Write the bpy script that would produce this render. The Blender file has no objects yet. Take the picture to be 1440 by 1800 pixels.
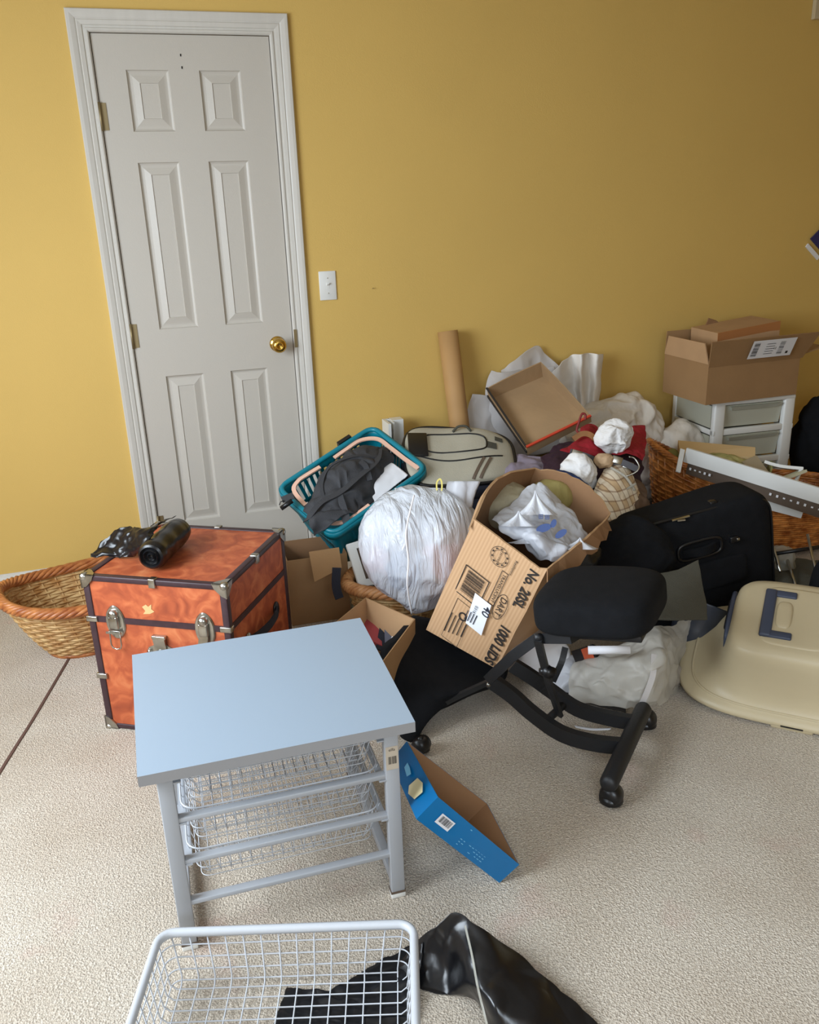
import bpy, bmesh, math, random
import numpy as np
from mathutils import Vector, Matrix, noise

# ------------------------------------------------------------------ camera
CAM = Vector((0.03972, -3.51312, 1.41181))
YAW, PITCH, ROLL, FPX = 0.290944, 0.339456, -0.0370243, 1500.37
_f = Vector((math.sin(YAW)*math.cos(PITCH), math.cos(YAW)*math.cos(PITCH), -math.sin(PITCH)))
_r0 = Vector((math.cos(YAW), -math.sin(YAW), 0)); _u0 = _r0.cross(_f)
_r = _r0*math.cos(ROLL)+_u0*math.sin(ROLL); _u = -_r0*math.sin(ROLL)+_u0*math.cos(ROLL)
scn = bpy.context.scene
COL = scn.collection
cd = bpy.data.cameras.new('camera'); cam = bpy.data.objects.new('camera', cd); COL.objects.link(cam)
cd.sensor_fit = 'HORIZONTAL'; cd.sensor_width = 36; cd.lens = FPX/1440*36
m = Matrix.Identity(4)
for i in range(3):
    m[i][0] = _r[i]; m[i][1] = _u[i]; m[i][2] = -_f[i]; m[i][3] = CAM[i]
cam.matrix_world = m; cd.clip_start = 0.02; scn.camera = cam

# ------------------------------------------------------------------ light and exposure
scn.view_settings.view_transform = 'Standard'; scn.view_settings.look = 'None'
scn.view_settings.exposure = 0.0; scn.view_settings.gamma = 1; scn.view_settings.use_curve_mapping = False
wd = bpy.data.worlds.new('sky'); scn.world = wd; wd.use_nodes = True
wd.node_tree.nodes['Background'].inputs[0].default_value = (0.72, 0.85, 1.0, 1)
wd.node_tree.nodes['Background'].inputs[1].default_value = 1.2
def area(name, loc, target, sx, sy, power, color, spread=math.pi):
    l = bpy.data.lights.new(name, 'AREA'); l.shape = 'RECTANGLE'; l.size = sx; l.size_y = sy
    l.energy = power; l.color = color; l.spread = spread
    o = bpy.data.objects.new(name, l); COL.objects.link(o); o.location = loc
    o.rotation_euler = (Vector(target)-Vector(loc)).to_track_quat('-Z', 'Y').to_euler()
    return o
RX0, RX1, RY0, RH = -1.45, 5.0, -4.5, 2.6          # room: left, right, front wall, ceiling
# daylight entering by the window of the left wall and by the window behind the photographer
area('window_daylight_left', (RX0-0.02, -2.05, 1.42), (0.45, -1.85, 0.45), 1.6, 1.25, 98, (0.80, 0.90, 1.0))
area('window_daylight_front', (0.2, RY0-0.02, 1.5), (0.9, -2.6, 0.0), 1.6, 1.2, 12, (0.80, 0.90, 1.0), math.radians(90))

# ------------------------------------------------------------------ helpers
def V(px, py, d):                      # point seen at a pixel, d metres in front of the camera
    return CAM + (_f + _r*((px-720)/FPX) - _u*((py-900)/FPX))*d
def F(px, py, z=0.0):                  # point seen at a pixel on the level z
    d = _f + _r*((px-720)/FPX) - _u*((py-900)/FPX)
    return CAM + d*((z-CAM.z)/d.z)
def Y(px, py, y=0.0):                  # point seen at a pixel on the vertical plane y
    d = _f + _r*((px-720)/FPX) - _u*((py-900)/FPX)
    return CAM + d*((y-CAM.y)/d.y)
def lin(c):
    return tuple(((x/255)/12.92 if x/255 <= .04045 else ((x/255+.055)/1.055)**2.4) for x in c)
random.seed(7)

class MB:
    def __init__(s): s.v = []; s.f = []; s.mi = []; s.sm = []
    def add(s, vs, fs, mi=0, smooth=False):
        b = len(s.v); s.v += [Vector(p) for p in vs]
        for f in fs: s.f.append([b+i for i in f]); s.mi.append(mi); s.sm.append(smooth)
        return s
    def hexa(s, c, mi=0):              # 8 corners: bottom 4 then top 4, counter-clockwise
        return s.add(c, [(3,2,1,0),(4,5,6,7),(0,1,5,4),(1,2,6,5),(2,3,7,6),(3,0,4,7)], mi)
    def box(s, x0, x1, y0, y1, z0, z1, mi=0, M=None):
        c = [Vector(p) for p in ((x0,y0,z0),(x1,y0,z0),(x1,y1,z0),(x0,y1,z0),(x0,y0,z1),(x1,y0,z1),(x1,y1,z1),(x0,y1,z1))]
        if M: c = [M @ p for p in c]
        return s.hexa(c, mi)
    def rbox(s, x0, x1, y0, y1, z0, z1, r=0.003, mi=0, M=None, seg=2):   # bevelled box
        bm = bmesh.new()
        bmesh.ops.create_cube(bm, size=1)
        for v in bm.verts: v.co = Vector(((x0+x1)/2+v.co.x*(x1-x0), (y0+y1)/2+v.co.y*(y1-y0), (z0+z1)/2+v.co.z*(z1-z0)))
        bmesh.ops.bevel(bm, geom=list(bm.edges), offset=r, segments=seg, profile=.5, affect='EDGES')
        vs = [v.co.copy() for v in bm.verts]
        if M: vs = [M @ p for p in vs]
        bm.verts.index_update()
        s.add(vs, [[v.index for v in f.verts] for f in bm.faces], mi, True); bm.free(); return s
    def tube(s, pts, r, seg=8, closed=False, mi=0, cap=True, flat=1.0):
        pts = [Vector(p) for p in pts]; n = len(pts)
        rr = r if isinstance(r, (list, tuple)) else [r]*n
        up = None; rings = []
        for i, p in enumerate(pts):
            a = pts[(i-1) % n] if (closed or i > 0) else p
            b = pts[(i+1) % n] if (closed or i < n-1) else p
            t = (b-a)
            t = t.normalized() if t.length > 1e-9 else Vector((0,0,1))
            if up is None:
                up = Vector((0,0,1)) if abs(t.z) < .9 else Vector((1,0,0))
            up = (up - t*up.dot(t)); up = up.normalized() if up.length > 1e-6 else t.orthogonal().normalized()
            sd = t.cross(up)
            rings.append([p + (up*math.cos(k*2*math.pi/seg)*flat + sd*math.sin(k*2*math.pi/seg))*rr[i] for k in range(seg)])
        vs = [q for rg in rings for q in rg]; fs = []
        m_ = n if closed else n-1
        for i in range(m_):
            for k in range(seg):
                a = i*seg+k; b = i*seg+(k+1) % seg; j = (i+1) % n
                fs.append((a, b, j*seg+(k+1) % seg, j*seg+k))
        if cap and not closed:
            fs.append(tuple(reversed(range(seg)))); fs.append(tuple((n-1)*seg+k for k in range(seg)))
        return s.add(vs, fs, mi, True)
    def bar(s, pts, w, h, up=(0,0,1), mi=0):      # flat bar swept through points
        pts = [Vector(p) for p in pts]; n = len(pts); vs = []; up0 = Vector(up)
        for i, p in enumerate(pts):
            t = (pts[min(i+1, n-1)]-pts[max(i-1, 0)]).normalized()
            u = (up0-t*up0.dot(t)).normalized(); sd = t.cross(u)
            vs += [p-sd*w/2-u*h/2, p+sd*w/2-u*h/2, p+sd*w/2+u*h/2, p-sd*w/2+u*h/2]
        fs = []
        for i in range(n-1):
            for k in range(4): fs.append((i*4+k, i*4+(k+1) % 4, (i+1)*4+(k+1) % 4, (i+1)*4+k))
        fs += [(3,2,1,0), tuple((n-1)*4+k for k in range(4))]
        return s.add(vs, fs, mi)
    def grid(s, rows, mi=0, smooth=True, closed=False):
        n = len(rows); k = len(rows[0]); fs = []
        for i in range(n-1):
            for j in range(k if closed else k-1):
                fs.append((i*k+j, i*k+(j+1) % k, (i+1)*k+(j+1) % k, (i+1)*k+j))
        return s.add([p for r in rows for p in r], fs, mi, smooth)
    def lathe(s, prof, M=None, seg=32, mi=0):      # profile (r, z)
        rows = []
        for r, z in prof:
            row = [Vector((r*math.cos(a*2*math.pi/seg), r*math.sin(a*2*math.pi/seg), z)) for a in range(seg)]
            rows.append([M @ p for p in row] if M else row)
        return s.grid(rows, mi, True, True)
    def superq(s, a, b, c, e1=.3, e2=.3, M=None, nu=48, nv=24, mi=0, fn=None):
        def pw(x, e): return math.copysign(abs(x)**e, x)
        rows = []
        for i in range(nv+1):
            t = -math.pi/2+math.pi*i/nv; row = []
            for j in range(nu):
                p = 2*math.pi*j/nu
                q = Vector((a*pw(math.cos(t), e1)*pw(math.cos(p), e2), b*pw(math.cos(t), e1)*pw(math.sin(p), e2), c*pw(math.sin(t), e1)))
                if fn: q = fn(q)
                row.append(M @ q if M else q)
            rows.append(row)
        return s.grid(rows, mi, True, True)
    def xf(s, M): s.v = [M @ p for p in s.v]; return s

def wm(o):
    return o.matrix_basis if o.parent is None else wm(o.parent) @ o.matrix_basis
def put(name, mb, mats, parent=None, label=None, cat=None, group=None, kind=None, thick=0, world=True, weld=False):
    me = bpy.data.meshes.new(name)
    vs = mb.v
    if parent is not None and world:
        Mi = wm(parent).inverted(); vs = [Mi @ p for p in vs]
    org = Vector((0,0,0))
    if parent is None and vs:
        lo = [min(p[i] for p in vs) for i in range(3)]; hi = [max(p[i] for p in vs) for i in range(3)]
        org = Vector(((lo[0]+hi[0])/2, (lo[1]+hi[1])/2, lo[2])); vs = [p-org for p in vs]
    me.from_pydata([tuple(p) for p in vs], [], mb.f)
    if not isinstance(mats, (list, tuple)): mats = [mats]
    for m_ in mats: me.materials.append(m_)
    me.polygons.foreach_set('material_index', mb.mi); me.polygons.foreach_set('use_smooth', mb.sm)
    bm = bmesh.new(); bm.from_mesh(me)
    if weld: bmesh.ops.remove_doubles(bm, verts=bm.verts, dist=1e-5)
    bmesh.ops.recalc_face_normals(bm, faces=bm.faces); bm.to_mesh(me); bm.free()
    me.update()
    o = bpy.data.objects.new(name, me); COL.objects.link(o)
    if parent is not None: o.parent = parent
    else: o.location = org
    if thick:
        md = o.modifiers.new('thickness', 'SOLIDIFY'); md.thickness = thick; md.offset = 0
    if label: o['label'] = label
    if cat: o['category'] = cat
    if group: o['group'] = group
    if kind: o['kind'] = kind
    return o
def thing(name, label, cat, M=None, group=None, kind=None):
    o = bpy.data.objects.new(name, None); COL.objects.link(o); o.empty_display_size = .05
    if M is not None:
        o.matrix_basis = M if isinstance(M, Matrix) else Matrix.Translation(Vector(M))
    if label: o['label'] = label
    if cat: o['category'] = cat
    if group: o['group'] = group
    if kind: o['kind'] = kind
    return o
def pose(origin, ex, up):               # frame with x along ex, z as near to up as possible
    x = Vector(ex).normalized(); z = Vector(up); z = (z-x*z.dot(x)).normalized(); y = z.cross(x)
    M = Matrix.Identity(4)
    for i in range(3): M[i][0] = x[i]; M[i][1] = y[i]; M[i][2] = z[i]; M[i][3] = Vector(origin)[i]
    return M
def cr(p, t):                            # Catmull-Rom through a list of points, t 0..1
    n = len(p)-1; x = min(max(t, 0), 1)*n; i = min(int(x), n-1); u = x-i
    a = p[max(i-1, 0)]; b = p[i]; c = p[i+1]; d = p[min(i+2, n)]
    return (b*2 + (c-a)*u + (a*2-b*5+c*4-d)*u*u + (b*3-a-c*3+d)*u*u*u)*.5
def curve(pts, n=24):
    pts = [Vector(p) for p in pts]; return [cr(pts, i/(n-1)) for i in range(n)]
def crump(p, sc, amp, seed=0, sharp=True):
    q = p*sc+Vector((seed*3.1, seed*1.7, seed*.9))
    a = noise.noise_vector(q)
    if sharp:
        b = noise.noise_vector(q*2.3+Vector((9, 2, 5)))
        a = Vector((abs(a.x)-.2, abs(a.y)-.2, abs(a.z)-.2))*1.5+Vector((abs(b.x)-.2, abs(b.y)-.2, abs(b.z)-.2))*.6
    return a*amp
def sheet(ctrl, nu=60, nv=60, amp=.006, sc=14, seed=1, mb=None, mi=0, floor=None, sharp=True):
    ctrl = [[Vector(p) for p in r] for r in ctrl]; rows = []
    for i in range(nv):
        cp = [cr(list(c), i/(nv-1)) for c in zip(*ctrl)]
        row = []
        for j in range(nu):
            p = cr(cp, j/(nu-1)); p = p+crump(p, sc, amp, seed, sharp)
            if floor is not None and p.z < floor: p.z = floor+random.random()*.0003
            row.append(p)
        rows.append(row)
    mb = mb or MB(); return mb.grid(rows, mi, True)
def blob(center, rad, M=None, amp=.01, sc=8, seed=1, sub=5, fn=None, e=1.0, sharp=True, mb=None, mi=0, floor=None):
    bm = bmesh.new(); bmesh.ops.create_icosphere(bm, subdivisions=sub, radius=1)
    vs = []; c = Vector(center)
    for v in bm.verts:
        d = v.co
        q = Vector([math.copysign(abs(d[i])**e, d[i])*rad[i] for i in range(3)])
        if fn: q = fn(q, d)
        q = (M @ q if M else q)+c
        q = q+crump(q, sc, amp, seed, sharp)
        if floor is not None and q.z < floor: q.z = floor
        vs.append(q)
    bm.verts.index_update()
    fs = [[v.index for v in f.verts] for f in bm.faces]; bm.free()
    mb = mb or MB(); return mb.add(vs, fs, mi, True)

# ------------------------------------------------------------------ materials
def nodes(name):
    m_ = bpy.data.materials.new(name); m_.use_nodes = True; nt = m_.node_tree
    return m_, nt, nt.nodes['Principled BSDF']
def mat(name, rgb, rough=.6, metal=0, bump=0, bscale=60, var=0, vscale=6, rgb2=None, spec=.5, sheen=0, coat=0, stretch=None, detail=4, sub=0, trans=0, alpha=1, bd=.004):
    m_, nt, b = nodes(name); N = nt.nodes; L = nt.links
    b.inputs['Base Color'].default_value = (*lin(rgb), 1); b.inputs['Roughness'].default_value = rough
    b.inputs['Metallic'].default_value = metal; b.inputs['Specular IOR Level'].default_value = spec
    if coat: b.inputs['Coat Weight'].default_value = coat
    if sheen: b.inputs['Sheen Weight'].default_value = sheen
    if alpha < 1: b.inputs['Alpha'].default_value = alpha
    tc = N.new('ShaderNodeTexCoord'); src = tc.outputs['Object']
    if stretch:
        mp = N.new('ShaderNodeMapping'); mp.inputs['Scale'].default_value = stretch; L.new(src, mp.inputs[0]); src = mp.outputs[0]
    if var or rgb2:
        n = N.new('ShaderNodeTexNoise'); n.inputs['Scale'].default_value = vscale; n.inputs['Detail'].default_value = detail
        L.new(src, n.inputs['Vector'])
        r = N.new('ShaderNodeValToRGB'); r.color_ramp.elements[0].position = .35; r.color_ramp.elements[1].position = .68
        a = lin(rgb); c2 = lin(rgb2) if rgb2 else tuple(x*(1-var) for x in a)
        r.color_ramp.elements[0].color = (*c2, 1); r.color_ramp.elements[1].color = (*a, 1)
        L.new(n.outputs['Fac'], r.inputs[0]); L.new(r.outputs[0], b.inputs['Base Color'])
    if bump:
        n2 = N.new('ShaderNodeTexNoise'); n2.inputs['Scale'].default_value = bscale; n2.inputs['Detail'].default_value = 3
        L.new(src, n2.inputs['Vector'])
        bp = N.new('ShaderNodeBump'); bp.inputs['Strength'].default_value = bump; bp.inputs['Distance'].default_value = bd
        L.new(n2.outputs['Fac'], bp.inputs['Height']); L.new(bp.outputs[0], b.inputs['Normal'])
    return m_
def thin_plastic(name, rgb, transp=.25, rough=.25, bump=.5, bscale=25, ms=(1, 1, .35), mr=(.3, .5, .4), bd=.01):
    m_, nt, b = nodes(name); N = nt.nodes; L = nt.links
    b.inputs['Base Color'].default_value = (*lin(rgb), 1); b.inputs['Roughness'].default_value = rough
    tr = N.new('ShaderNodeBsdfTransparent'); tl = N.new('ShaderNodeBsdfTranslucent'); tl.inputs[0].default_value = (*lin(rgb), 1)
    m1 = N.new('ShaderNodeMixShader'); m1.inputs[0].default_value = .3
    m2 = N.new('ShaderNodeMixShader'); m2.inputs[0].default_value = transp
    out = N['Material Output']
    L.new(b.outputs[0], m1.inputs[1]); L.new(tl.outputs[0], m1.inputs[2])
    L.new(m1.outputs[0], m2.inputs[1]); L.new(tr.outputs[0], m2.inputs[2]); L.new(m2.outputs[0], out.inputs[0])
    tc = N.new('ShaderNodeTexCoord'); mp = N.new('ShaderNodeMapping'); mp.inputs['Scale'].default_value = ms
    mp.inputs['Rotation'].default_value = mr
    n2 = N.new('ShaderNodeTexNoise'); n2.inputs['Scale'].default_value = bscale; n2.inputs['Detail'].default_value = 4
    n2.inputs['Distortion'].default_value = 1.0
    L.new(tc.outputs['Object'], mp.inputs[0]); L.new(mp.outputs[0], n2.inputs['Vector'])
    bp = N.new('ShaderNodeBump'); bp.inputs['Strength'].default_value = bump; bp.inputs['Distance'].default_value = bd
    L.new(n2.outputs['Fac'], bp.inputs['Height']); L.new(bp.outputs[0], b.inputs['Normal'])
    return m_
def stripes(name, rgb, rgb2, scale, axis, thr=.5, rough=.7, dist=.6):      # cardboard flutes, printed bars, plaid bands
    m_, nt, b = nodes(name); N = nt.nodes; L = nt.links
    tc = N.new('ShaderNodeTexCoord'); w = N.new('ShaderNodeTexWave'); 
    w.inputs['Scale'].default_value = scale; w.inputs['Distortion'].default_value = dist; w.inputs['Detail'].default_value = 1
    if isinstance(axis, str): w.bands_direction = axis; L.new(tc.outputs['Object'], w.inputs['Vector'])
    else:
        dp = N.new('ShaderNodeVectorMath'); dp.operation = 'DOT_PRODUCT'; dp.inputs[1].default_value = tuple(axis)
        cb = N.new('ShaderNodeCombineXYZ'); L.new(tc.outputs['Object'], dp.inputs[0]); L.new(dp.outputs['Value'], cb.inputs['X'])
        w.bands_direction = 'X'; L.new(cb.outputs[0], w.inputs['Vector'])
    r = N.new('ShaderNodeValToRGB'); r.color_ramp.elements[0].position = thr-.2; r.color_ramp.elements[1].position = thr+.2
    r.color_ramp.elements[0].color = (*lin(rgb), 1); r.color_ramp.elements[1].color = (*lin(rgb2), 1)
    L.new(w.outputs['Fac'], r.inputs[0]); L.new(r.outputs[0], b.inputs['Base Color']); b.inputs['Roughness'].default_value = rough
    return m_

M_wall = mat('yellow_wall_paint', (216, 180, 100), .75, bump=.12, bscale=220, var=.04, vscale=2)
M_ceil = mat('ceiling_paint', (215, 212, 205), .9, bump=.3, bscale=90)
M_trim = mat('white_trim_paint', (206, 202, 194), .45, var=.05, vscale=40, stretch=(1, 1, .1))
M_door = mat('white_door_paint', (193, 187, 177), .42, bump=.08, bscale=200)
M_dark = mat('dark_gap', (18, 16, 14), .9)
M_brass = mat('polished_brass', (205, 165, 80), .18, 1)
M_agedbrass = mat('aged_brass', (150, 134, 100), .5, .8)
def carpet():
    m_, nt, b = nodes('beige_carpet'); N = nt.nodes; L = nt.links
    tc = N.new('ShaderNodeTexCoord'); b.inputs['Roughness'].default_value = .97
    b.inputs['Specular IOR Level'].default_value = .1; b.inputs['Sheen Weight'].default_value = .15
    n1 = N.new('ShaderNodeTexNoise'); n1.inputs['Scale'].default_value = 190; n1.inputs['Detail'].default_value = 5; n1.inputs['Roughness'].default_value = .7
    v1 = N.new('ShaderNodeTexVoronoi'); v1.inputs['Scale'].default_value = 260
    n3 = N.new('ShaderNodeTexNoise'); n3.inputs['Scale'].default_value = 3.2; n3.inputs['Detail'].default_value = 4
    n4 = N.new('ShaderNodeTexNoise'); n4.inputs['Scale'].default_value = 4.6; n4.inputs['Detail'].default_value = 5
    mp4 = N.new('ShaderNodeMapping'); mp4.inputs['Location'].default_value = (3.1, 7.7, 0)
    for n in (n1, v1, n3): L.new(tc.outputs['Object'], n.inputs['Vector'])
    L.new(tc.outputs['Object'], mp4.inputs[0]); L.new(mp4.outputs[0], n4.inputs['Vector'])
    r = N.new('ShaderNodeValToRGB'); r.color_ramp.elements[0].position = .3; r.color_ramp.elements[1].position = .7
    r.color_ramp.elements[0].color = (*lin((164, 149, 131)), 1); r.color_ramp.elements[1].color = (*lin((244, 234, 218)), 1)
    L.new(n1.outputs['Fac'], r.inputs[0])
    r3 = N.new('ShaderNodeValToRGB'); r3.color_ramp.elements[0].position = .3; r3.color_ramp.elements[1].position = .65
    r3.color_ramp.elements[0].color = (.84, .80, .76, 1); r3.color_ramp.elements[1].color = (1, 1, 1, 1)
    L.new(n3.outputs['Fac'], r3.inputs[0])
    mx = N.new('ShaderNodeMix'); mx.data_type = 'RGBA'; mx.blend_type = 'MULTIPLY'; mx.inputs['Factor'].default_value = 1
    L.new(r.outputs[0], mx.inputs['A']); L.new(r3.outputs[0], mx.inputs['B'])
    r4 = N.new('ShaderNodeValToRGB'); r4.color_ramp.elements[0].position = .60; r4.color_ramp.elements[1].position = .78
    r4.color_ramp.elements[0].color = (0, 0, 0, 1); r4.color_ramp.elements[1].color = (.35, .35, .35, 1)
    L.new(n4.outputs['Fac'], r4.inputs[0])
    mx2 = N.new('ShaderNodeMix'); mx2.data_type = 'RGBA'; mx2.inputs['B'].default_value = (*lin((196, 130, 122)), 1)
    L.new(r4.outputs[0], mx2.inputs['Factor']); L.new(mx.outputs['Result'], mx2.inputs['A'])
    L.new(mx2.outputs['Result'], b.inputs['Base Color'])
    ad = N.new('ShaderNodeMath'); ad.operation = 'ADD'; L.new(n1.outputs['Fac'], ad.inputs[0]); L.new(v1.outputs['Distance'], ad.inputs[1])
    bp = N.new('ShaderNodeBump'); bp.inputs['Strength'].default_value = .8; bp.inputs['Distance'].default_value = .005
    L.new(ad.outputs[0], bp.inputs['Height']); L.new(bp.outputs[0], b.inputs['Normal'])
    return m_
M_carpet = carpet()
M_seam = mat('carpet_seam', (92, 66, 56), .95)
M_cardb = mat('cardboard', (190, 152, 112), .8, bump=.1, bscale=120, var=.08, vscale=9)
M_cardin = mat('cardboard_inside', (150, 112, 78), .85, var=.12, vscale=7)
M_cardd = mat('cardboard_brown', (158, 122, 82), .8, bump=.1, bscale=90, var=.08, vscale=9)
M_kraft = mat('kraft_paper_tube', (186, 144, 92), .7, var=.06, vscale=10)
M_blue = mat('blue_printed_card', (8, 112, 172), .35, var=.1, vscale=4)
M_ink = mat('black_ink', (40, 34, 30), .7)
M_white = mat('white_paper', (232, 232, 236), .6)
M_paper = mat('crumpled_white_paper', (236, 236, 240), .7, bump=.15, bscale=20)
M_label = mat('white_label', (235, 238, 244), .5)
M_black = mat('black_fabric', (21, 22, 25), .95, bump=.35, bscale=500, spec=.2, var=.25, vscale=30)
M_blackf = mat('black_powder_coat', (24, 25, 28), .5, bump=.1, bscale=200)
M_bplast = mat('black_plastic', (20, 20, 22), .35)
M_char = mat('charcoal_nylon', (56, 57, 61), .7, bump=.4, bscale=350, var=.15, vscale=10)
M_navy = mat('dark_navy_fabric', (30, 33, 46), .85, bump=.2, bscale=200)
M_trash = mat('black_trash_bag', (15, 15, 18), .28, bump=.35, bscale=22, spec=.6)
M_wframe = mat('white_powder_coat', (188, 191, 196), .4)
M_wunit = mat('shaded_white_frame_paint', (166, 169, 174), .4)  # the white frame paint darkened: shade on the unit is in this colour
M_melamine = mat('pale_blue_melamine', (150, 166, 182), .38, bump=.03, bscale=300)
M_edge = mat('grey_edge_banding', (148, 148, 150), .5)
M_wplast = mat('white_plastic', (226, 226, 222), .35)
M_frost = mat('frosted_plastic_drawer', (186, 186, 170), .3)
M_beige = mat('beige_plastic', (198, 183, 150), .38, var=.06, vscale=4, bump=.05, bscale=150)
M_handle = mat('slate_blue_plastic', (62, 70, 90), .45)
M_teal = mat('teal_plastic', (8, 122, 140), .35)
M_peach = mat('peach_plastic', (236, 190, 166), .45)
M_wick = mat('pale_wicker', (214, 182, 128), .5, rgb2=(168, 120, 66), vscale=28)
M_wickr = mat('reddish_wicker', (196, 128, 72), .4, rgb2=(150, 84, 44), vscale=30)
M_wickp = mat('pale_orange_wicker', (218, 164, 112), .45, rgb2=(180, 120, 72), vscale=30)
M_wicko = mat('varnished_orange_wicker', (226, 150, 78), .25, rgb2=(150, 84, 38), vscale=24)
M_steel = mat('nickel_plate', (196, 194, 186), .28, 1, bump=.1, bscale=60, var=.35, vscale=25)
M_trunkb = mat('dark_vulcan_binding', (62, 40, 46), .45, var=.3, vscale=40)
M_olive = mat('olive_grey_felt', (74, 72, 62), .95, bump=.5, bscale=300)
M_sack = mat('white_cotton_sack', (224, 216, 204), .85, bump=.8, bscale=9, var=.06, vscale=5, bd=.03, stretch=(1, 1, .4))
M_wcloth = mat('wrinkled_white_cloth', (228, 226, 224), .85, bump=.9, bscale=16, bd=.02, stretch=(1, .5, 1.6))
M_red = mat('red_cloth', (150, 20, 34), .85, bump=.8, bscale=14, bd=.02)
M_maroon = mat('dark_plum_cloth', (46, 20, 34), .9, bump=.8, bscale=13, bd=.02)
M_denim = mat('blue_denim', (30, 62, 122), .9, bump=.4, bscale=300, rgb2=(18, 36, 74), vscale=30)
M_redcard = mat('dusty_red_card', (156, 62, 66), .6)
M_greyf = mat('backpack_grey_fabric', (176, 170, 152), .85, bump=.3, bscale=250, var=.08, vscale=12)
M_green = mat('green_cloth', (112, 122, 62), .9, bump=.3, bscale=120, rgb2=(190, 180, 120), vscale=16)
M_bagw = thin_plastic('white_carrier_plastic', (232, 234, 240), .16, .3, .6, 22)
M_bagc = thin_plastic('clear_grey_plastic', (205, 203, 192), .45, .25, .6, 30)
M_tissue = thin_plastic('white_foam_sheet', (226, 222, 220), .22, .6, .3, 12)
M_pink = mat('pink_cloth', (226, 130, 140), .8)
M_bluecl = mat('pale_blue_cloth', (150, 185, 225), .8)
M_gold = mat('olive_gold_plastic', (170, 150, 60), .5)
M_wood = mat('varnished_wood', (150, 100, 52), .5, var=.3, vscale=20)
M_brownb = mat('brown_strip', (98, 82, 68), .6, var=.1, vscale=10)

def burl():
    m_, nt, b = nodes('orange_burl_print'); N = nt.nodes; L = nt.links
    tc = N.new('ShaderNodeTexCoord')
    n = N.new('ShaderNodeTexNoise'); n.inputs['Scale'].default_value = 17; n.inputs['Detail'].default_value = 8; n.inputs['Distortion'].default_value = 1.2
    L.new(tc.outputs['Object'], n.inputs['Vector'])
    r = N.new('ShaderNodeValToRGB'); e = r.color_ramp.elements
    e[0].position = .25; e[0].color = (*lin((140, 62, 36)), 1); e[1].position = .78; e[1].color = (*lin((206, 126, 80)), 1)
    k = e.new(.45); k.color = (*lin((168, 80, 46)), 1); k = e.new(.58); k.color = (*lin((188, 98, 58)), 1)
    L.new(n.outputs['Fac'], r.inputs[0]); L.new(r.outputs[0], b.inputs['Base Color']); b.inputs['Roughness'].default_value = .5
    return m_
M_burl = burl()
def plaid():
    m_, nt, b = nodes('beige_plaid'); N = nt.nodes; L = nt.links
    tc = N.new('ShaderNodeTexCoord'); out = None
    mx = None; base = (*lin((206, 178, 140)), 1)
    prev = None
    for ax, sc, c in (('X', 7, (236, 226, 206)), ('Z', 7, (236, 226, 206)), ('X', 14, (120, 84, 66)), ('Z', 14, (120, 84, 66))):
        w = N.new('ShaderNodeTexWave'); w.bands_direction = ax; w.inputs['Scale'].default_value = sc; L.new(tc.outputs['Object'], w.inputs['Vector'])
        r = N.new('ShaderNodeValToRGB'); thr = .6 if c[0] > 200 else .9
        r.color_ramp.elements[0].position = thr; r.color_ramp.elements[1].position = thr+.1
        r.color_ramp.elements[0].color = (0, 0, 0, 1); r.color_ramp.elements[1].color = (.6, .6, .6, 1)
        L.new(w.outputs['Fac'], r.inputs[0])
        q = N.new('ShaderNodeMix'); q.data_type = 'RGBA'; q.inputs['B'].default_value = (*lin(c), 1); L.new(r.outputs[0], q.inputs['Factor'])
        if prev is None: q.inputs['A'].default_value = base
        else: L.new(prev, q.inputs['A'])
        prev = q.outputs['Result']
    L.new(prev, b.inputs['Base Color']); b.inputs['Roughness'].default_value = .9
    return m_
M_plaid = plaid()

# lettering laid on a surface
ORTHO = [True]
def _ey(ex, ey):
    ey = Vector(ey)
    return (ey-ex*ey.dot(ex)).normalized() if ORTHO[0] else ey.normalized()
def text_mb(s, org, ex, ey, size, squeeze=1.0, mb=None, mi=0, lift=.0006, bold=0.0):
    cu = bpy.data.curves.new('t', 'FONT'); cu.body = s; cu.size = 1; cu.offset = bold; cu.align_x = 'CENTER'; cu.align_y = 'CENTER'
    o = bpy.data.objects.new('t', cu); COL.objects.link(o); bpy.context.view_layer.update()
    me = bpy.data.meshes.new_from_object(o.evaluated_get(bpy.context.evaluated_depsgraph_get()))
    ex = Vector(ex).normalized(); ey = _ey(ex, ey); n = ex.cross(ey).normalized()
    mb = mb or MB()
    mb.add([Vector(org)+ex*v.co.x*size*squeeze+ey*v.co.y*size+n*lift for v in me.vertices], [list(p.vertices) for p in me.polygons], mi)
    bpy.data.objects.remove(o); bpy.data.curves.remove(cu); bpy.data.meshes.remove(me)
    return mb
def ring_mb(org, ex, ey, rx, ry, w, mb, lift=.0006, n=32, a0=0, a1=2*math.pi):
    ex = Vector(ex).normalized(); ey = _ey(ex, ey); nn = ex.cross(ey).normalized()
    rows = [[Vector(org)+ex*(rx+k)*math.cos(a0+(a1-a0)*i/n)+ey*(ry+k)*math.sin(a0+(a1-a0)*i/n)+nn*lift for i in range(n+1)] for k in (-w/2, w/2)]
    return mb.grid(rows)
def rect_mb(org, ex, ey, w, h, mb, lift=.0006, mi=0, th=0):
    ex = Vector(ex).normalized(); ey = _ey(ex, ey); nn = ex.cross(ey).normalized()
    o = Vector(org)+nn*lift
    return mb.add([o-ex*w/2-ey*h/2, o+ex*w/2-ey*h/2, o+ex*w/2+ey*h/2, o-ex*w/2+ey*h/2], [(0,1,2,3)], mi)
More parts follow.
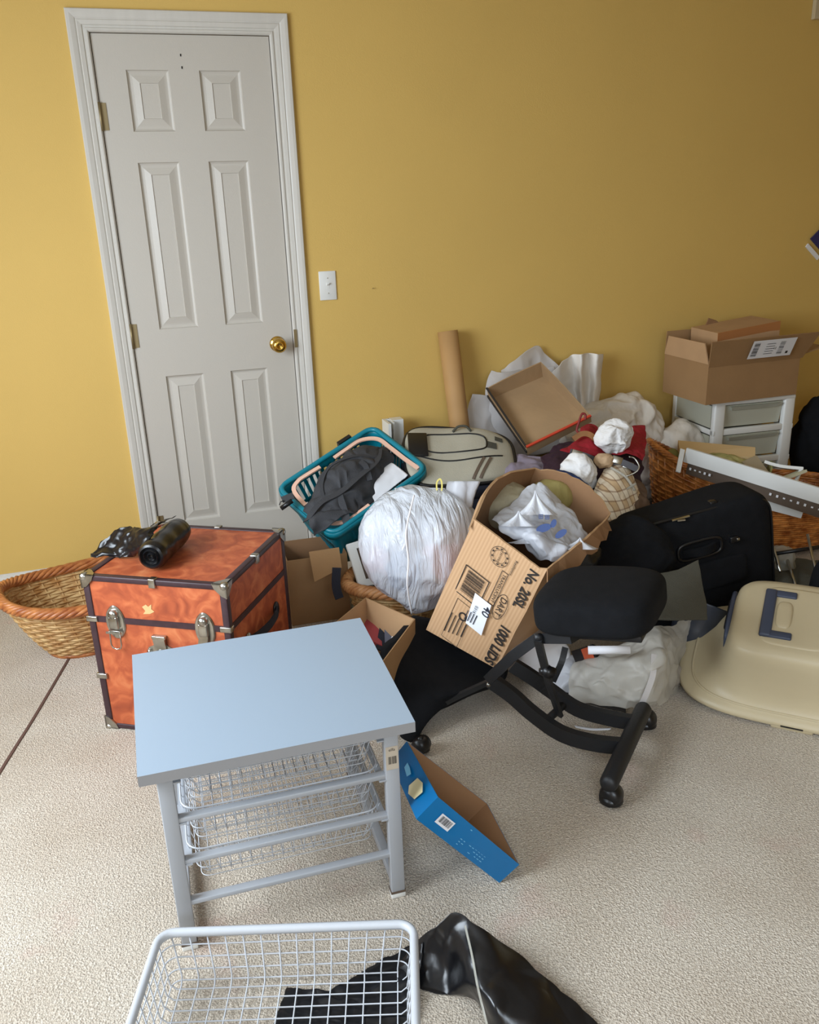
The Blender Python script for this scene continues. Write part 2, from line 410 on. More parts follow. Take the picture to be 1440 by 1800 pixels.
def outline_mb(org, ex, ey, w, h, t, mb, lift=.0006):
    ex = Vector(ex).normalized(); ey = _ey(ex, ey)
    for s in (-1, 1):
        rect_mb(Vector(org)+ey*s*h/2, ex, ey, w+t, t, mb, lift); rect_mb(Vector(org)+ex*s*w/2, ex, ey, t, h, mb, lift)
    return mb
def bars_mb(org, ex, ey, w, h, n, mb, lift=.0008, seed=3):   # barcode: bars stand along ey
    rd = random.Random(seed); ex = Vector(ex).normalized(); x = -w/2
    step = w/n
    for i in range(n):
        t = step*rd.choice((.3, .45, .7)); rect_mb(Vector(org)+ex*(x+step/2), ex, ey, t, h, mb, lift); x += step
    return mb

# ================================================================== the room
DW, DH = 0.6202, 2.03
T = 0.12
mb = MB().box(RX0-.2, RX1+.2, RY0-.2, T, -.1, 0); put('floor', mb, M_carpet, kind='structure')
fl = MB(); pts = [F(0, 1358), F(60, 1262), F(130, 1143)]
d = (pts[-1]-pts[0]); pts = [pts[0]-d*1.2]+pts+[pts[-1]+(pts[-1]-pts[1])*.35]
fl.bar([p+Vector((0, 0, .001)) for p in curve(pts, 30)], .008, .004)
put('trim_1', fl, M_seam, kind='structure')
mb = MB(); HX0, HX1, HH = -.006, DW+.006, DH+.005
mb.box(RX0-.2, HX0, 0, T, 0, RH); mb.box(HX1, RX1+.2, 0, T, 0, RH); mb.box(HX0, HX1, 0, T, HH, RH)
put('wall_back', mb, M_wall, kind='structure')
mb = MB().box(HX0, HX1, .05, .06, 0, HH); put('door_gap_backing', mb, M_dark, kind='structure')  # near-black backing sheet: shade of the gap round the slab, put in as colour
def windowed(x0, x1, y0, y1, axis, w0, w1, z0, z1):
    mb = MB()
    if axis == 'y':
        mb.box(x0, x1, y0, w0, 0, RH); mb.box(x0, x1, w1, y1, 0, RH); mb.box(x0, x1, w0, w1, 0, z0); mb.box(x0, x1, w0, w1, z1, RH)
    else:
        mb.box(x0, w0, y0, y1, 0, RH); mb.box(w1, x1, y0, y1, 0, RH); mb.box(w0, w1, y0, y1, 0, z0); mb.box(w0, w1, y0, y1, z1, RH)
    return mb
put('wall_left', windowed(RX0-.1, RX0, RY0, 0, 'y', -2.9, -1.2, .78, 2.12), M_wall, kind='structure')
put('wall_front', windowed(RX0-.1, RX1+.1, RY0-.1, RY0, 'x', -.65, 1.05, .85, 2.15), M_wall, kind='structure')
put('wall_right', MB().box(RX1, RX1+.1, RY0, 0, 0, RH), M_wall, kind='structure')
put('ceiling', MB().box(RX0-.2, RX1+.2, RY0-.2, T, RH, RH+.1), M_ceil, kind='structure')
def winframe(axis, w0, w1, z0, z1, c):
    mb = MB(); t = .045
    def bx(a0, a1, b0, b1):
        if axis == 'y': mb.box(c-.03, c+.03, a0, a1, b0, b1)
        else: mb.box(a0, a1, c-.03, c+.03, b0, b1)
    bx(w0, w0+t, z0, z1); bx(w1-t, w1, z0, z1); bx(w0, w1, z0, z0+t); bx(w0, w1, z1-t, z1); bx(w0, w1, (z0+z1)/2-.02, (z0+z1)/2+.02)
    return mb
put('window_1', winframe('y', -2.9, -1.2, .78, 2.12, RX0-.05), M_trim, kind='structure')
put('window_2', winframe('x', -.65, 1.05, .85, 2.15, RY0-.05), M_trim, kind='structure')
# skirting
def base_mb(x0, x1):
    prof = [(0, 0), (-.015, 0), (-.015, .068), (-.011, .078), (-.006, .084), (-.004, .09), (0, .09)]
    mb = MB(); rows = [[Vector((x, y, z)) for y, z in prof] for x in (x0, x1)]
    mb.grid(rows, 0, False); mb.add(rows[0], [tuple(range(7))]); mb.add(rows[1], [tuple(range(7))]); return mb
put('baseboard_left', base_mb(RX0, -.079), M_trim, kind='structure')
put('baseboard_right', base_mb(DW+.079, RX1), M_trim, kind='structure')
# door: six panels, hinges on the left, brass knob on the right
door = thing('door_1', 'white six panel closet door with brass knob', None, (0, 0, 0), kind='structure'); del door['label']
px = [.1035, .2513, .3579, .5068]; pz = [1.9168, 1.715, 1.611, 1.008, .8246, .2117]
mb = MB(); xs = [0]+px+[DW]; zs = [.012]+sorted(pz)+[DH]
yf = .002
for i in range(5):
    for j in range(len(zs)-1):
        x0, x1, z0, z1 = xs[i], xs[i+1], zs[j], zs[j+1]
        if i in (1, 3) and j in (1, 3, 5):
            rings = []
            for ins, dep in ((0, 0), (.003, .006), (.009, .009), (.013, .009), (.019, .008), (.042, .001), (.0435, .0045)):
                rings.append([Vector((x0+ins, yf+dep, z0+ins)), Vector((x1-ins, yf+dep, z0+ins)), Vector((x1-ins, yf+dep, z1-ins)), Vector((x0+ins, yf+dep, z1-ins))])
            mb.grid(rings, 0, False, True); mb.add(rings[-1], [(0, 1, 2, 3)])
        else: mb.add([(x0, yf, z0), (x1, yf, z0), (x1, yf, z1), (x0, yf, z1)], [(0, 1, 2, 3)])
mb.add([(0, yf, .012), (DW, yf, .012), (DW, yf+.035, .012), (0, yf+.035, .012), (0, yf, DH), (DW, yf, DH), (DW, yf+.035, DH), (0, yf+.035, DH)],
       [(0, 1, 2, 3), (4, 5, 6, 7), (1, 2, 6, 5), (0, 3, 7, 4), (3, 2, 6, 7)])
for z in (1.965, 1.925): mb.tube([(.299, yf-.0006, z-.004), (.299, yf-.0006, z+.004)], .0022, 6, mi=1)
put('slab', mb, [M_door, M_dark], door, weld=True)
for z in (1.765, .99, .205):
    h = MB().box(-.004, .02, -.0008, .001, z-.045, z+.045); h.tube([(-.003, -.006, z-.047), (-.003, -.006, z+.047)], .0055, 10)
    put('hinge', h, M_agedbrass, door)
kx, kz = .556, .918
Mk = Matrix.Translation((kx, yf, kz)) @ Matrix.Rotation(math.pi/2, 4, 'X')
kb = MB().lathe([(0, .0), (.031, .0), (.031, .004), (.026, .008), (.014, .010), (.011, .03), (.013, .036), (.024, .042), (.029, .052), (.028, .062), (.021, .069), (.012, .072), (.009, .070), (0, .070)], Mk, 32)
put('knob', kb, M_brass, door)
put('strike_plate', MB().box(DW+.005, DW+.017, -.0135, -.0115, .90, .972), M_agedbrass, door)
# casing
prof = [(0, .008), (.004, .0115), (.010, .0115), (.012, .008), (.018, .008), (.021, .012), (.034, .0145), (.037, .012), (.042, .015), (.056, .0185), (.066, .0185), (.069, .015), (.069, 0)]
mb = MB(); g = .004; rows = []
for o, p in [(-.002, 0)]+prof:
    o = o+g
    rows.append([Vector((-o, -p, 0)), Vector((-o, -p, DH+o)), Vector((DW+o, -p, DH+o)), Vector((DW+o, -p, 0))])
mb.grid(rows, 0, False); put('trim_3', mb, M_trim, kind='structure')

# small things on the wall
Mw = Matrix.Translation(Y(576, 502, 0))
sw = thing('light_switch', 'white toggle light switch plate on the yellow wall beside the door', 'light switch', Mw)
put('plate', MB().rbox(-.035, .035, -.006, 0, -.057, .057, .0025), M_wplast, sw, world=False)
s2 = MB().box(-.0055, .0055, -.007, -.0055, -.013, .013); s2.hexa([(-.004, -.006, 0), (.004, -.006, 0), (.004, -.006, .009), (-.004, -.006, .009), (-.004, -.017, .007), (.004, -.017, .007), (.004, -.017, .012), (-.004, -.017, .012)])
put('toggle', s2, M_wplast, sw, world=False)
for z in (-.03, .03): put('screw', MB().lathe([(0, .0), (.003, 0), (.003, .001), (0, .0015)], Matrix.Translation((0, -.006, z)) @ Matrix.Rotation(math.pi/2, 4, 'X'), 12), M_trim, sw, world=False)
p = Y(655, 507, -.002); put('picture_nail', MB().tube([p, p+Vector((0, -.012, .002))], .0016, 8), M_agedbrass, label='tiny nail in the bare yellow wall right of the light switch', cat='nail')
# two things on the wall cut by the right edge of the picture
a = Y(1429, 34, -.012); fr = thing('wall_frame', 'beige framed picture high on the wall at the upper right edge', 'picture frame', a)
mb = MB(); mb.box(0, .3, -.012, .01, 0, .02); mb.box(0, .02, -.012, .01, .02, .4); mb.box(.28, .3, -.012, .01, .02, .4); mb.box(.02, .28, -.012, .01, .38, .4); put('frame', mb, M_beige, fr, world=False)
put('print', MB().box(.02, .28, -.002, .004, .02, .38), M_olive, fr, world=False)
a = Y(1425, 420, -.01); pn = thing('wall_pennant', 'dark blue pennant with white edge on the wall at the right', 'pennant', a)
put('cloth', MB().add([(0, -.004, 0), (.09, -.004, -.075), (.26, -.004, .03), (.14, -.004, .12), (0, .004, 0), (.09, .004, -.075), (.26, .004, .03), (.14, .004, .12)], [(0, 1, 2, 3), (7, 6, 5, 4), (0, 4, 5, 1), (1, 5, 6, 2), (2, 6, 7, 3), (3, 7, 4, 0)]), mat('pennant_blue', (52, 46, 96), .8), pn, world=False)
put('edging', MB().box(.0, .1, -.0035, .004, -.03, -.012, M=Matrix.Translation((.0, .004, -.012)) @ Matrix.Rotation(.70, 4, 'Y')), M_white, pn, world=False)

# ================================================================== steamer trunk
TW, TD, TH = .427, .414, .488
TA = -.53878
MT = Matrix.Translation((-.2077, -1.1575, 0)) @ Matrix.Rotation(TA, 4, 'Z')
tr = thing('steamer_trunk', 'orange burl steamer trunk with dark binding and nickel hardware', 'trunk', MT)
ZS = TH*.735
def P(name, mb, m_, par=tr, **k): return put(name, mb, m_, par, world=False, **k)
P('body', MB().box(0, TW, 0, TD, 0, ZS-.002), M_burl)
P('lid', MB().box(0, TW, 0, TD, ZS+.002, TH), M_burl)
mb = MB(); e = .0035; w = .017
for x in (0, TW):
    for y in (0, TD): mb.rbox(x-(e if x == 0 else w), x+(w if x == 0 else e), y-(e if y == 0 else w), y+(w if y == 0 else e), -.0+.001, TH+.001, .003)
for z in (0, TH):
    z0, z1 = (.001, w) if z == 0 else (TH-w*.8, TH+e)
    for y in (0, TD): mb.rbox(0, TW, y-(e if y == 0 else w), y+(w if y == 0 else e), z0, z1, .003)
    for x in (0, TW): mb.rbox(x-(e if x == 0 else w), x+(w if x == 0 else e), 0, TD, z0, z1, .003)
for y in (-e*.8, TD-.002): mb.box(0, TW, y, y+.002+e*.8, ZS-.009, ZS+.009)
for x in (-e*.8, TW-.002): mb.box(x, x+.002+e*.8, 0, TD, ZS-.009, ZS+.009)
P('binding', mb, M_trunkb)
def cap(cx, cy, cz):
    sx = 1 if cx == 0 else -1; sy = 1 if cy == 0 else -1; sz = 1 if cz == 0 else -1
    mb = MB(); r = .036; t = .0065
    for ax in range(3):
        a = [Vector((sx, 0, 0)), Vector((0, sy, 0)), Vector((0, 0, sz))]
        n = a[ax]; u = a[(ax+1) % 3]; v_ = a[(ax+2) % 3]; c = Vector((cx, cy, cz))-(a[0]+a[1]+a[2])*t
        if cz == 0: c.z = max(c.z, .0)
        pts = [c, c+u*(r+.006), c+u*(r)+v_*.016, c+u*.026+v_*.026, c+v_*r+u*.016, c+v_*(r+.006)]
        q = [p_+n*.004 for p_ in pts]
        mb.add(pts+q, [tuple(range(6)), tuple(range(6, 12))]+[(i, (i+1) % 6, 6+(i+1) % 6, 6+i) for i in range(6)])
    c2 = Vector((cx, cy, cz))-Vector((sx, sy, sz))*-.002
    bm = bmesh.new(); bmesh.ops.create_icosphere(bm, subdivisions=2, radius=.0135)
    vs = [v.co+c2 for v in bm.verts]; vs = [Vector((a_.x, a_.y, max(a_.z, 0))) for a_ in vs]
    mb.add(vs, [[v.index for v in f.verts] for f in bm.faces], 0, True); bm.free()
    return mb
for x in (0, TW):
    for y in (0, TD):
        for z in (0, TH): P('corner_cap', cap(x, y, z), M_steel)
def clip(x, y, z, ax):
    mb = MB()
    if ax == 'x': mb.rbox(x-.010, x+.010, -.008, .014, TH-.020, TH+.007, .002) if y == 0 else mb.rbox(x-.01, x+.01, TD-.014, TD+.008, TH-.02, TH+.007, .002)
    if ax == 'y': mb.rbox(TW-.014, TW+.008, y-.010, y+.010, TH-.020, TH+.007, .002)
    if ax == 'z': mb.rbox(x-.008 if x == 0 else x-.026, x+.026 if x == 0 else x+.008, -.008, .014, z-.008, z+.008, .002)
    return mb
for c in ((TW*.5, 0, 0, 'x'), (TW*.5, TD, 0, 'x'), (0, TD*.5, 0, 'y'), (0, 0, TH*.36, 'z'), (TW, 0, TH*.36, 'z'), (0, 0, ZS, 'z'), (TW, 0, ZS, 'z')): P('edge_clip', clip(*c), M_steel)
def latch(u):
    mb = MB(); n = 28; lo = []; up_ = []
    for k in range(n):
        a = 2*math.pi*k/n; s = math.sin(a); c = math.cos(a)
        x = u+.030*c*(1-.22*abs(s)**3); z = ZS-.006+.052*math.copysign(abs(s)**.9, s)
        lo.append(Vector((x, -.002, z))); up_.append(Vector((u+(x-u)*.9, -.006, ZS-.006+(z-ZS+.006)*.93)))
    mb.grid([lo, up_], 0, True, True); mb.add(up_, [tuple(range(n))])
    return P('latch_plate', mb, M_steel)
for u, tilt in ((TW*.19, 0), (TW*.83, .35)):
    lp = latch(u)
    mb = MB(); mb.rbox(u-.014, u+.014, -.017, -.004, ZS-.022, ZS+.016, .004); mb.lathe([(0, .013), (.011, .012), (.014, .004), (.014, 0)], Matrix.Translation((u, -.006, ZS+.022)) @ Matrix.Rotation(math.pi/2, 4, 'X'), 16)
    P('hasp', mb, M_steel, lp)
    if tilt == 0:
        z = ZS-.028
        P('draw_ring', MB().tube([(u-.016, -.014, z), (u-.016, -.016, z-.042), (u-.012, -.016, z-.052), (u, -.016, z-.056), (u+.012, -.016, z-.052), (u+.016, -.016, z-.042), (u+.016, -.014, z)], .0022, 8, closed=True), M_steel, lp)
        P('ring_bar', MB().box(u-.026, u+.020, -.018, -.014, ZS-.036, ZS-.030), M_steel, lp)
    else:
        P('draw_ring', MB().bar([(u, -.012, ZS-.02), (u-.004, -.017, ZS-.045), (u-.012, -.02, ZS-.066), (u-.020, -.022, ZS-.082)], .026, .006, up=(0, -1, 0)), M_steel, lp)
u = TW*.5; z = ZS-.04
mb = MB(); mb.rbox(u-.021, u+.021, -.014, 0, z-.004, z+.006, .002)
mb.hexa([(u-.018, -.008, z-.040), (u+.018, -.008, z-.040), (u+.018, 0, z-.040), (u-.018, 0, z-.040), (u-.018, -.014, z), (u+.018, -.014, z), (u+.018, 0, z), (u-.018, 0, z)])
mb.lathe([(0, .016), (.012, .015), (.016, .010), (.018, .004), (.018, 0)], Matrix.Translation((u, 0, z-.052)) @ Matrix.Rotation(math.pi/2, 4, 'X'), 20)
ol = [(u+.045*math.cos(a)*(1 if abs(math.cos(a)) > .8 else .72), -.004, z-.052+.034*math.sin(a)) for a in [i*math.pi/12 for i in range(24)]]
ol0 = [(x, 0, z_) for x, y, z_ in ol]; mb.grid([ol0, ol], 0, False, True); mb.add(ol, [tuple(range(24))])
for s in (-1, 1): mb.lathe([(0, .010), (.006, .008), (.007, 0)], Matrix.Translation((u+s*.036, -.002, z-.046)) @ Matrix.Rotation(math.pi/2, 4, 'X'), 12)
P('centre_lock', mb, M_steel)
rs = MB(); rp = [(TW*.40, ZS+.048), (TW*.43, ZS+.056), (TW*.445, ZS+.05), (TW*.47, ZS+.058), (TW*.465, ZS+.043), (TW*.485, ZS+.036), (TW*.45, ZS+.028), (TW*.40, ZS+.026), (TW*.42, ZS+.036)]
P('label_residue', rs.add([(x, -.0012, z_) for x, z_ in rp], [tuple(range(9))]), mat('residue', (214, 170, 116), .8))
# side handle, right end
hy0, hy1, hz = TD*.24, TD*.74, ZS-.085
hb = MB().bar(curve([(TW+.006, hy0, hz), (TW+.018, hy0+.03, hz), (TW+.026, (hy0+hy1)/2, hz), (TW+.018, hy1-.03, hz), (TW+.006, hy1, hz)], 20), .026, .005, up=(1, 0, 0)); P('strap_handle', hb, M_navy)
for y in (hy0, hy1): P('handle_loop', MB().superq(.008, .018, .024, 1, 1, Matrix.Translation((TW+.004, y, hz)), 20, 12), M_steel if y == hy0 else M_bplast)

# ================================================================== roll of bin bags on the trunk
c0 = F(269, 976, TH+.045); c1 = F(312, 935, TH+.045); c0.z = c1.z = TH+.046
rt = thing('trash_bag_roll', 'roll of black plastic bags partly unrolled on top of the orange trunk', 'roll of bags', (c0.x, c0.y, TH))
ax = (c1-c0).normalized(); sd = ax.cross(Vector((0, 0, 1)))
R_ = .040; mb = MB(); rows = []
for i in range(40):
    t = i/39; L_ = (c1-c0).length+.03; rr = R_*(1+.03*math.sin(t*19)); rr *= (1 if 2 < i < 37 else .9+.03*min(i, 39-i))
    rows.append([c0-ax*.015+ax*L_*t+(sd*math.cos(a)+Vector((0, 0, 1))*math.sin(a))*rr*(1+.03*noise.noise(Vector((t*6, a*2, 0)))) for a in [k*2*math.pi/40 for k in range(40)]])
mb.grid(rows, 0, True, True)
for e_, s_ in ((rows[0], -1), (rows[-1], 1)):
    c = sum(e_, Vector())/40; prev = e_
    for k in range(1, 7):
        nx = [c+(q-c)*(1-k/6.5)+ax*s_*(.004 if k % 2 else -.004) for q in e_]; mb.grid([prev, nx], 0, True, True); prev = nx
    mb.add(prev, [tuple(range(40))])
put('roll', mb, M_trash, rt)
Z1 = TH+.006
ctl = [[c1+Vector((-.0, .01, .045)), F(262, 925, Z1+.095), F(225, 928, Z1+.075), F(196, 935, Z1+.06), F(176, 958, Z1+.02)],
       [c1+Vector((-.04, -.03, .047)), F(258, 935, Z1+.09), F(226, 945, Z1+.06), F(196, 955, Z1+.03), F(168, 968, Z1+.01)],
       [c0+Vector((.0, .035, .046)), F(250, 958, Z1+.06), F(225, 962, Z1+.03), F(205, 972, Z1+.012), F(160, 976, Z1+.004)],
       [c0+Vector((-.03, .01, .03)), F(240, 975, Z1+.01), F(222, 980, Z1+.002), F(195, 979, Z1+.0), F(158, 980, Z1+.0)]]
put('loose_bag', sheet(ctl, 60, 50, .009, 18, 3, floor=TH+.004), M_trash, rt, thick=.0015)

# ================================================================== wicker weave
def wicker(par, cx, cy, z0, at, bt, ab, bb, h, rows, stakes, m_w, m_r, rimfn=lambda a: 0, ex=.75, sr=.0045, rim_r=.016, M=None, bottom=True, bulge=.0, strands=6, wmat2=None, solid=True):
    def pt(a, t, off=0):
        k = t**.85; A = ab+(at-ab)*k+off+bulge*math.sin(math.pi*t); B = bb+(bt-bb)*k+off+bulge*math.sin(math.pi*t)
        c, s = math.cos(a), math.sin(a)
        p = Vector((cx+A*math.copysign(abs(c)**ex, c), cy+B*math.copysign(abs(s)**ex, s), z0+t*h+t*t*rimfn(a)))
        return M @ p if M else p
    mb = MB(); n = stakes*5
    for r in range(rows):
        t = (r+.5)/rows
        pts = [pt(2*math.pi*k/n, t, .0032*math.sin(2*math.pi*k/n*stakes/2+math.pi*(r % 2))) for k in range(n)]
        mb.tube(pts, sr, 5, closed=True)
    if solid: mb.grid([[pt(2*math.pi*k/n, t/rows, 0) for k in range(n)] for t in range(rows+1)], 1, True, True)
    put('weave', mb, [m_w, wmat2 or m_w], par)
    mb = MB()
    for k in range(stakes):
        a = 2*math.pi*(k+.5)/stakes; mb.tube([pt(a, t/6, 0) for t in range(7)], sr*.8, 5)
    put('stakes', mb, m_w, par)
    mb = MB(); n = 220
    for s_ in range(strands):
        pts = []
        for k in range(n):
            a = 2*math.pi*k/n; ph = a*12+s_*2*math.pi/strands; q = pt(a, 1, rim_r*.72*math.cos(ph))
            up = Vector((0, 0, 1)) if not M else (M.to_3x3() @ Vector((0, 0, 1)))
            pts.append(q+up*rim_r*.72*math.sin(ph))
        mb.tube(pts, rim_r*.52, 6, closed=True)
    put('rim', mb, m_r, par)
    mb = MB()
    for r in range(3): mb.tube([pt(2*math.pi*k/120, .0+.012*r, .004-.001*r) for k in range(120)], sr*1.25, 6, closed=True)
    put('foot_band', mb, m_r, par)
    if bottom:
        n = 60; mb = MB().grid([[pt(2*math.pi*k/n, .015, -ab*f) if False else (lambda q, c_: c_+(q-c_)*f)(pt(2*math.pi*k/n, .02), (M @ Vector((cx, cy, z0+.02*h))) if M else Vector((cx, cy, z0+.02*h))) for k in range(n)] for f in (1, .66, .33, .01)], 0, True, True)
        put('base', mb, m_w, par)
bk = thing('wicker_laundry_basket', 'pale oval wicker laundry basket with a twisted rim behind the orange trunk', 'basket', (-.2, -.5, 0))
Mb = Matrix.Translation((-.215, -.52, 0)) @ Matrix.Rotation(.30, 4, 'Z')
wicker(bk, 0, 0, .004, .335, .21, .21, .13, .20, 21, 36, M_wick, M_wickr, lambda a: .035*math.cos(a)**2+.035*max(0, math.cos(a)), M=Mb)

# ================================================================== white drawer frame
SZ = .446
q = [F(241, 1366, SZ), F(730, 1269, SZ), F(634, 1087, SZ), F(232, 1150, SZ)]
ex = (q[1]-q[0]).normalized(); ex.z = 0; ey = Vector((-ex.y, ex.x, 0))
W_ = (q[1]-q[0]).length; D_ = .5*((q[2]-q[1]).dot(ey)+(q[3]-q[0]).dot(ey))
MD = Matrix.Identity(4)
for i in range(3): MD[i][0] = ex[i]; MD[i][1] = ey[i]
MD.translation = Vector((q[0].x, q[0].y, 0))
print('slab', W_, D_, [tuple(round(x, 3) for x in p) for p in q])
df = thing('basket_drawer_unit', 'white metal wire-basket drawer frame with pale laminate top in front of the trunk', 'drawer frame', MD)
def P(name, mb, m_, par=df, **k): return put(name, mb, m_, par, world=False, **k)
x3 = (q[3]-q[0]).dot(ex); x2 = (q[2]-q[0]).dot(ex)
c = [Vector((0, 0, 0)), Vector((W_, 0, 0)), Vector((x2, D_, 0)), Vector((x3, D_, 0))]
mb = MB(); up_ = [p_+Vector((0, 0, SZ)) for p_ in c]; lo = [p_+Vector((0, 0, SZ-.023)) for p_ in c]
mb.add(up_, [(0, 1, 2, 3)], 0); mb.add(lo, [(3, 2, 1, 0)], 0); mb.add(lo+up_, [(0, 1, 5, 4), (1, 2, 6, 5), (2, 3, 7, 6), (3, 0, 4, 7)], 1)
P('top', mb, [M_melamine, M_edge])
Z0 = SZ-.023
def post(x, y, w=.03, d=.02): return MB().rbox(x, x+w, y, y+d, .012, Z0, .002)
LX, RX_, FY, BY = .030, W_-.062, .018, D_-.045
for x in (LX, RX_):
    for y in (FY, BY):
        P('leg', post(x, y), M_wunit)
        P('foot', MB().rbox(x-.001, x+.031, y-.001, y+.021, 0, .013, .002).box(x-.0015, x+.0315, y-.0015, y+.0215, .013, .018, mi=1), [M_wplast, M_brownb])
    P('bottom_rail', MB().rbox(x+.005, x+.025, FY+.02, BY, .018, .040, .002), M_wunit)
    P('top_rail', MB().rbox(x+.005, x+.025, FY+.02, BY, Z0-.022, Z0, .002), M_wunit)
    s = -1 if x == LX else 1; xi = x+.03 if x == LX else x
    for z in (.405, .309, .211):
        P('runner', MB().box(min(xi, xi-s*.014), max(xi, xi-s*.014), FY, BY, z-.003, z), M_wunit)
for z in (.315, .215, .115): P('crossbar', MB().rbox(LX+.028, RX_+.002, FY+.002, FY+.020, z-.0055, z+.0055, .002), M_wunit)
for z in (.12, .30): P('crossbar', MB().rbox(LX+.028, RX_+.002, BY, BY+.016, z-.0055, z+.0055, .002), M_wunit)
st = MB(); rect_mb((RX_+.015, FY, .36), (1, 0, 0), (0, 0, 1), .026, .055, st, .0008); stk = P('sticker', st, mat('beige_sticker', (190, 178, 160), .6))
b = MB(); bars_mb((RX_+.015, FY, .355), (1, 0, 0), (0, 0, 1), .018, .018, 9, b, .0012); text_mb('elfa', (RX_+.015, FY, .38), (1, 0, 0), (0, 0, 1), .010, mb=b, lift=.0012)
P('sticker_print', b, M_ink, stk)

def wire_basket(name, label, M, w, d, h, group=None, tap=.018, nx=14, ny=13, nz=4, rim=.0075, wr=.0014, cat='wire basket', corner=.035):
    t = thing(name, label, cat, M, group)
    def rr(w, d, z, r, n=6):
        pts = []
        for cx, cy, a0 in ((w/2-r, -d/2+r, -90), (w/2-r, d/2-r, 0), (-w/2+r, d/2-r, 90), (-w/2+r, -d/2+r, 180)):
            for k in range(n+1):
                a = math.radians(a0+90*k/n); pts.append(Vector((cx+r*math.cos(a), cy+r*math.sin(a), z)))
        return pts
    mb = MB(); mb.bar(rr(w, d, h, corner)+rr(w, d, h, corner)[:2], .004, rim*2.1)
    top = rr(w, d, h, corner); mb2 = MB().tube(top, rim, 8, closed=True, flat=1.1); put('rim', mb2, M_wframe, t, world=False)
    mb = MB()
    for i in range(nx+1):
        x = -w/2+.02+(w-.04)*i/nx; xb = x*(1-tap*2/w)
        mb.tube([(x, -d/2, h), (xb, -d/2+tap, .012), (xb, -d/2+tap+.012, 0), (xb, d/2-tap-.012, 0), (xb, d/2-tap, .012), (x, d/2, h)], wr, 5)
    for j in range(ny+1):
        y = -d/2+.02+(d-.04)*j/ny; yb = y*(1-tap*2/d)
        mb.tube([(-w/2, y, h), (-w/2+tap, yb, .012), (-w/2+tap+.012, yb, .0), (w/2-tap-.012, yb, .0), (w/2-tap, yb, .012), (w/2, y, h)], wr, 5)
    for k in range(nz):
        f = k/nz; tt = tap*(1-f); mb.tube([p_ for p_ in rr(w-2*tt, d-2*tt, max(f*h, .002), .03-.012*(1-f))], wr, 5, closed=True)
    put('mesh', mb, M_wframe, t, world=False)
    return t
cx = (LX+RX_+.03)/2; cy = (FY+BY)/2+.012
bw = RX_-LX-.03-.012; bd = BY-FY-.030
for zz, lb in ((.408, 'white wire basket drawer in the top runners of the white frame'), (.312, 'white wire basket drawer in the middle runners of the white frame'), (.214, 'white wire basket drawer in the lowest used runners of the white frame')):
    wire_basket('wire_basket', lb, MD @ Matrix.Translation((cx, cy, zz-.082)), bw, bd, .088, 'wire baskets in the drawer frame', nx=15, ny=10, nz=3, rim=.0018, wr=.0011, tap=.020)
# the basket pulled out and left on the carpet
RZ = .118
a = F(287, 1640, RZ); b = F(722, 1624, RZ); exb = (b-a).normalized(); exb.z = 0; dn = Vector((exb.y, -exb.x, 0))
wb = (b-a).length+.012; db = .50; c = (a+b)/2+dn*db/2; MBk = pose((c.x, c.y, RZ-.105), exb, (0, 0, 1))
wire_basket('wire_basket', 'large white wire basket lying alone on the carpet in the foreground', MBk, wb, db, .105, None, nx=13, ny=18, nz=4, rim=.0085, wr=.0016, tap=.016, corner=.03)

# ================================================================== open cartons
def lerp(a, b, t): return a+(b-a)*t
def carton_mb(bot, top, th=.004, n=1, bulge=0, sag=0, inner=1):
    """open box from 4 bottom and 4 top corners (same order round), with real wall thickness"""
    mb = MB(); c = sum(bot+top, Vector())/8
    loopb = []; loopt = []
    for k in range(4):
        a, b = bot[k], bot[(k+1) % 4]; at_, bt_ = top[k], top[(k+1) % 4]
        for i in range(n):
            t = i/n; s = math.sin(math.pi*t)
            o = (lerp(at_, bt_, .5)-c); o = (o-(bt_-at_).normalized()*o.dot((bt_-at_).normalized())).normalized()
            loopb.append(lerp(a, b, t)); loopt.append(lerp(at_, bt_, t)+o*bulge*s)
    cb = sum(bot, Vector())/4; ct = sum(top, Vector())/4
    def inset(lp, cc): return [p+(cc-p).normalized()*th*1.3 for p in lp]
    ib, it_ = inset(loopb, cb), inset(loopt, ct); lift = (ct-cb).normalized()*th
    ib = [p+lift for p in ib]
    mb.grid([loopb, loopt], 0, False, True); mb.add(loopb, [tuple(reversed(range(len(loopb))))], 0)
    mb.grid([loopt, it_], 0, False, True); mb.grid([it_, ib], inner, False, True); mb.add(ib, [tuple(range(len(ib)))], inner)
    return mb
def flap_mb(a, b, out, w, th=.004, taper=.0, mb=None):
    """a flap hinged on edge a-b, reaching out*w"""
    a = Vector(a); b = Vector(b); o = Vector(out).normalized(); e = (b-a).normalized(); n = e.cross(o).normalized()*th/2
    q = [a, b, b+o*w-e*taper, a+o*w+e*taper]
    return (mb or MB()).hexa([p-n for p in q]+[p+n for p in q], 0)

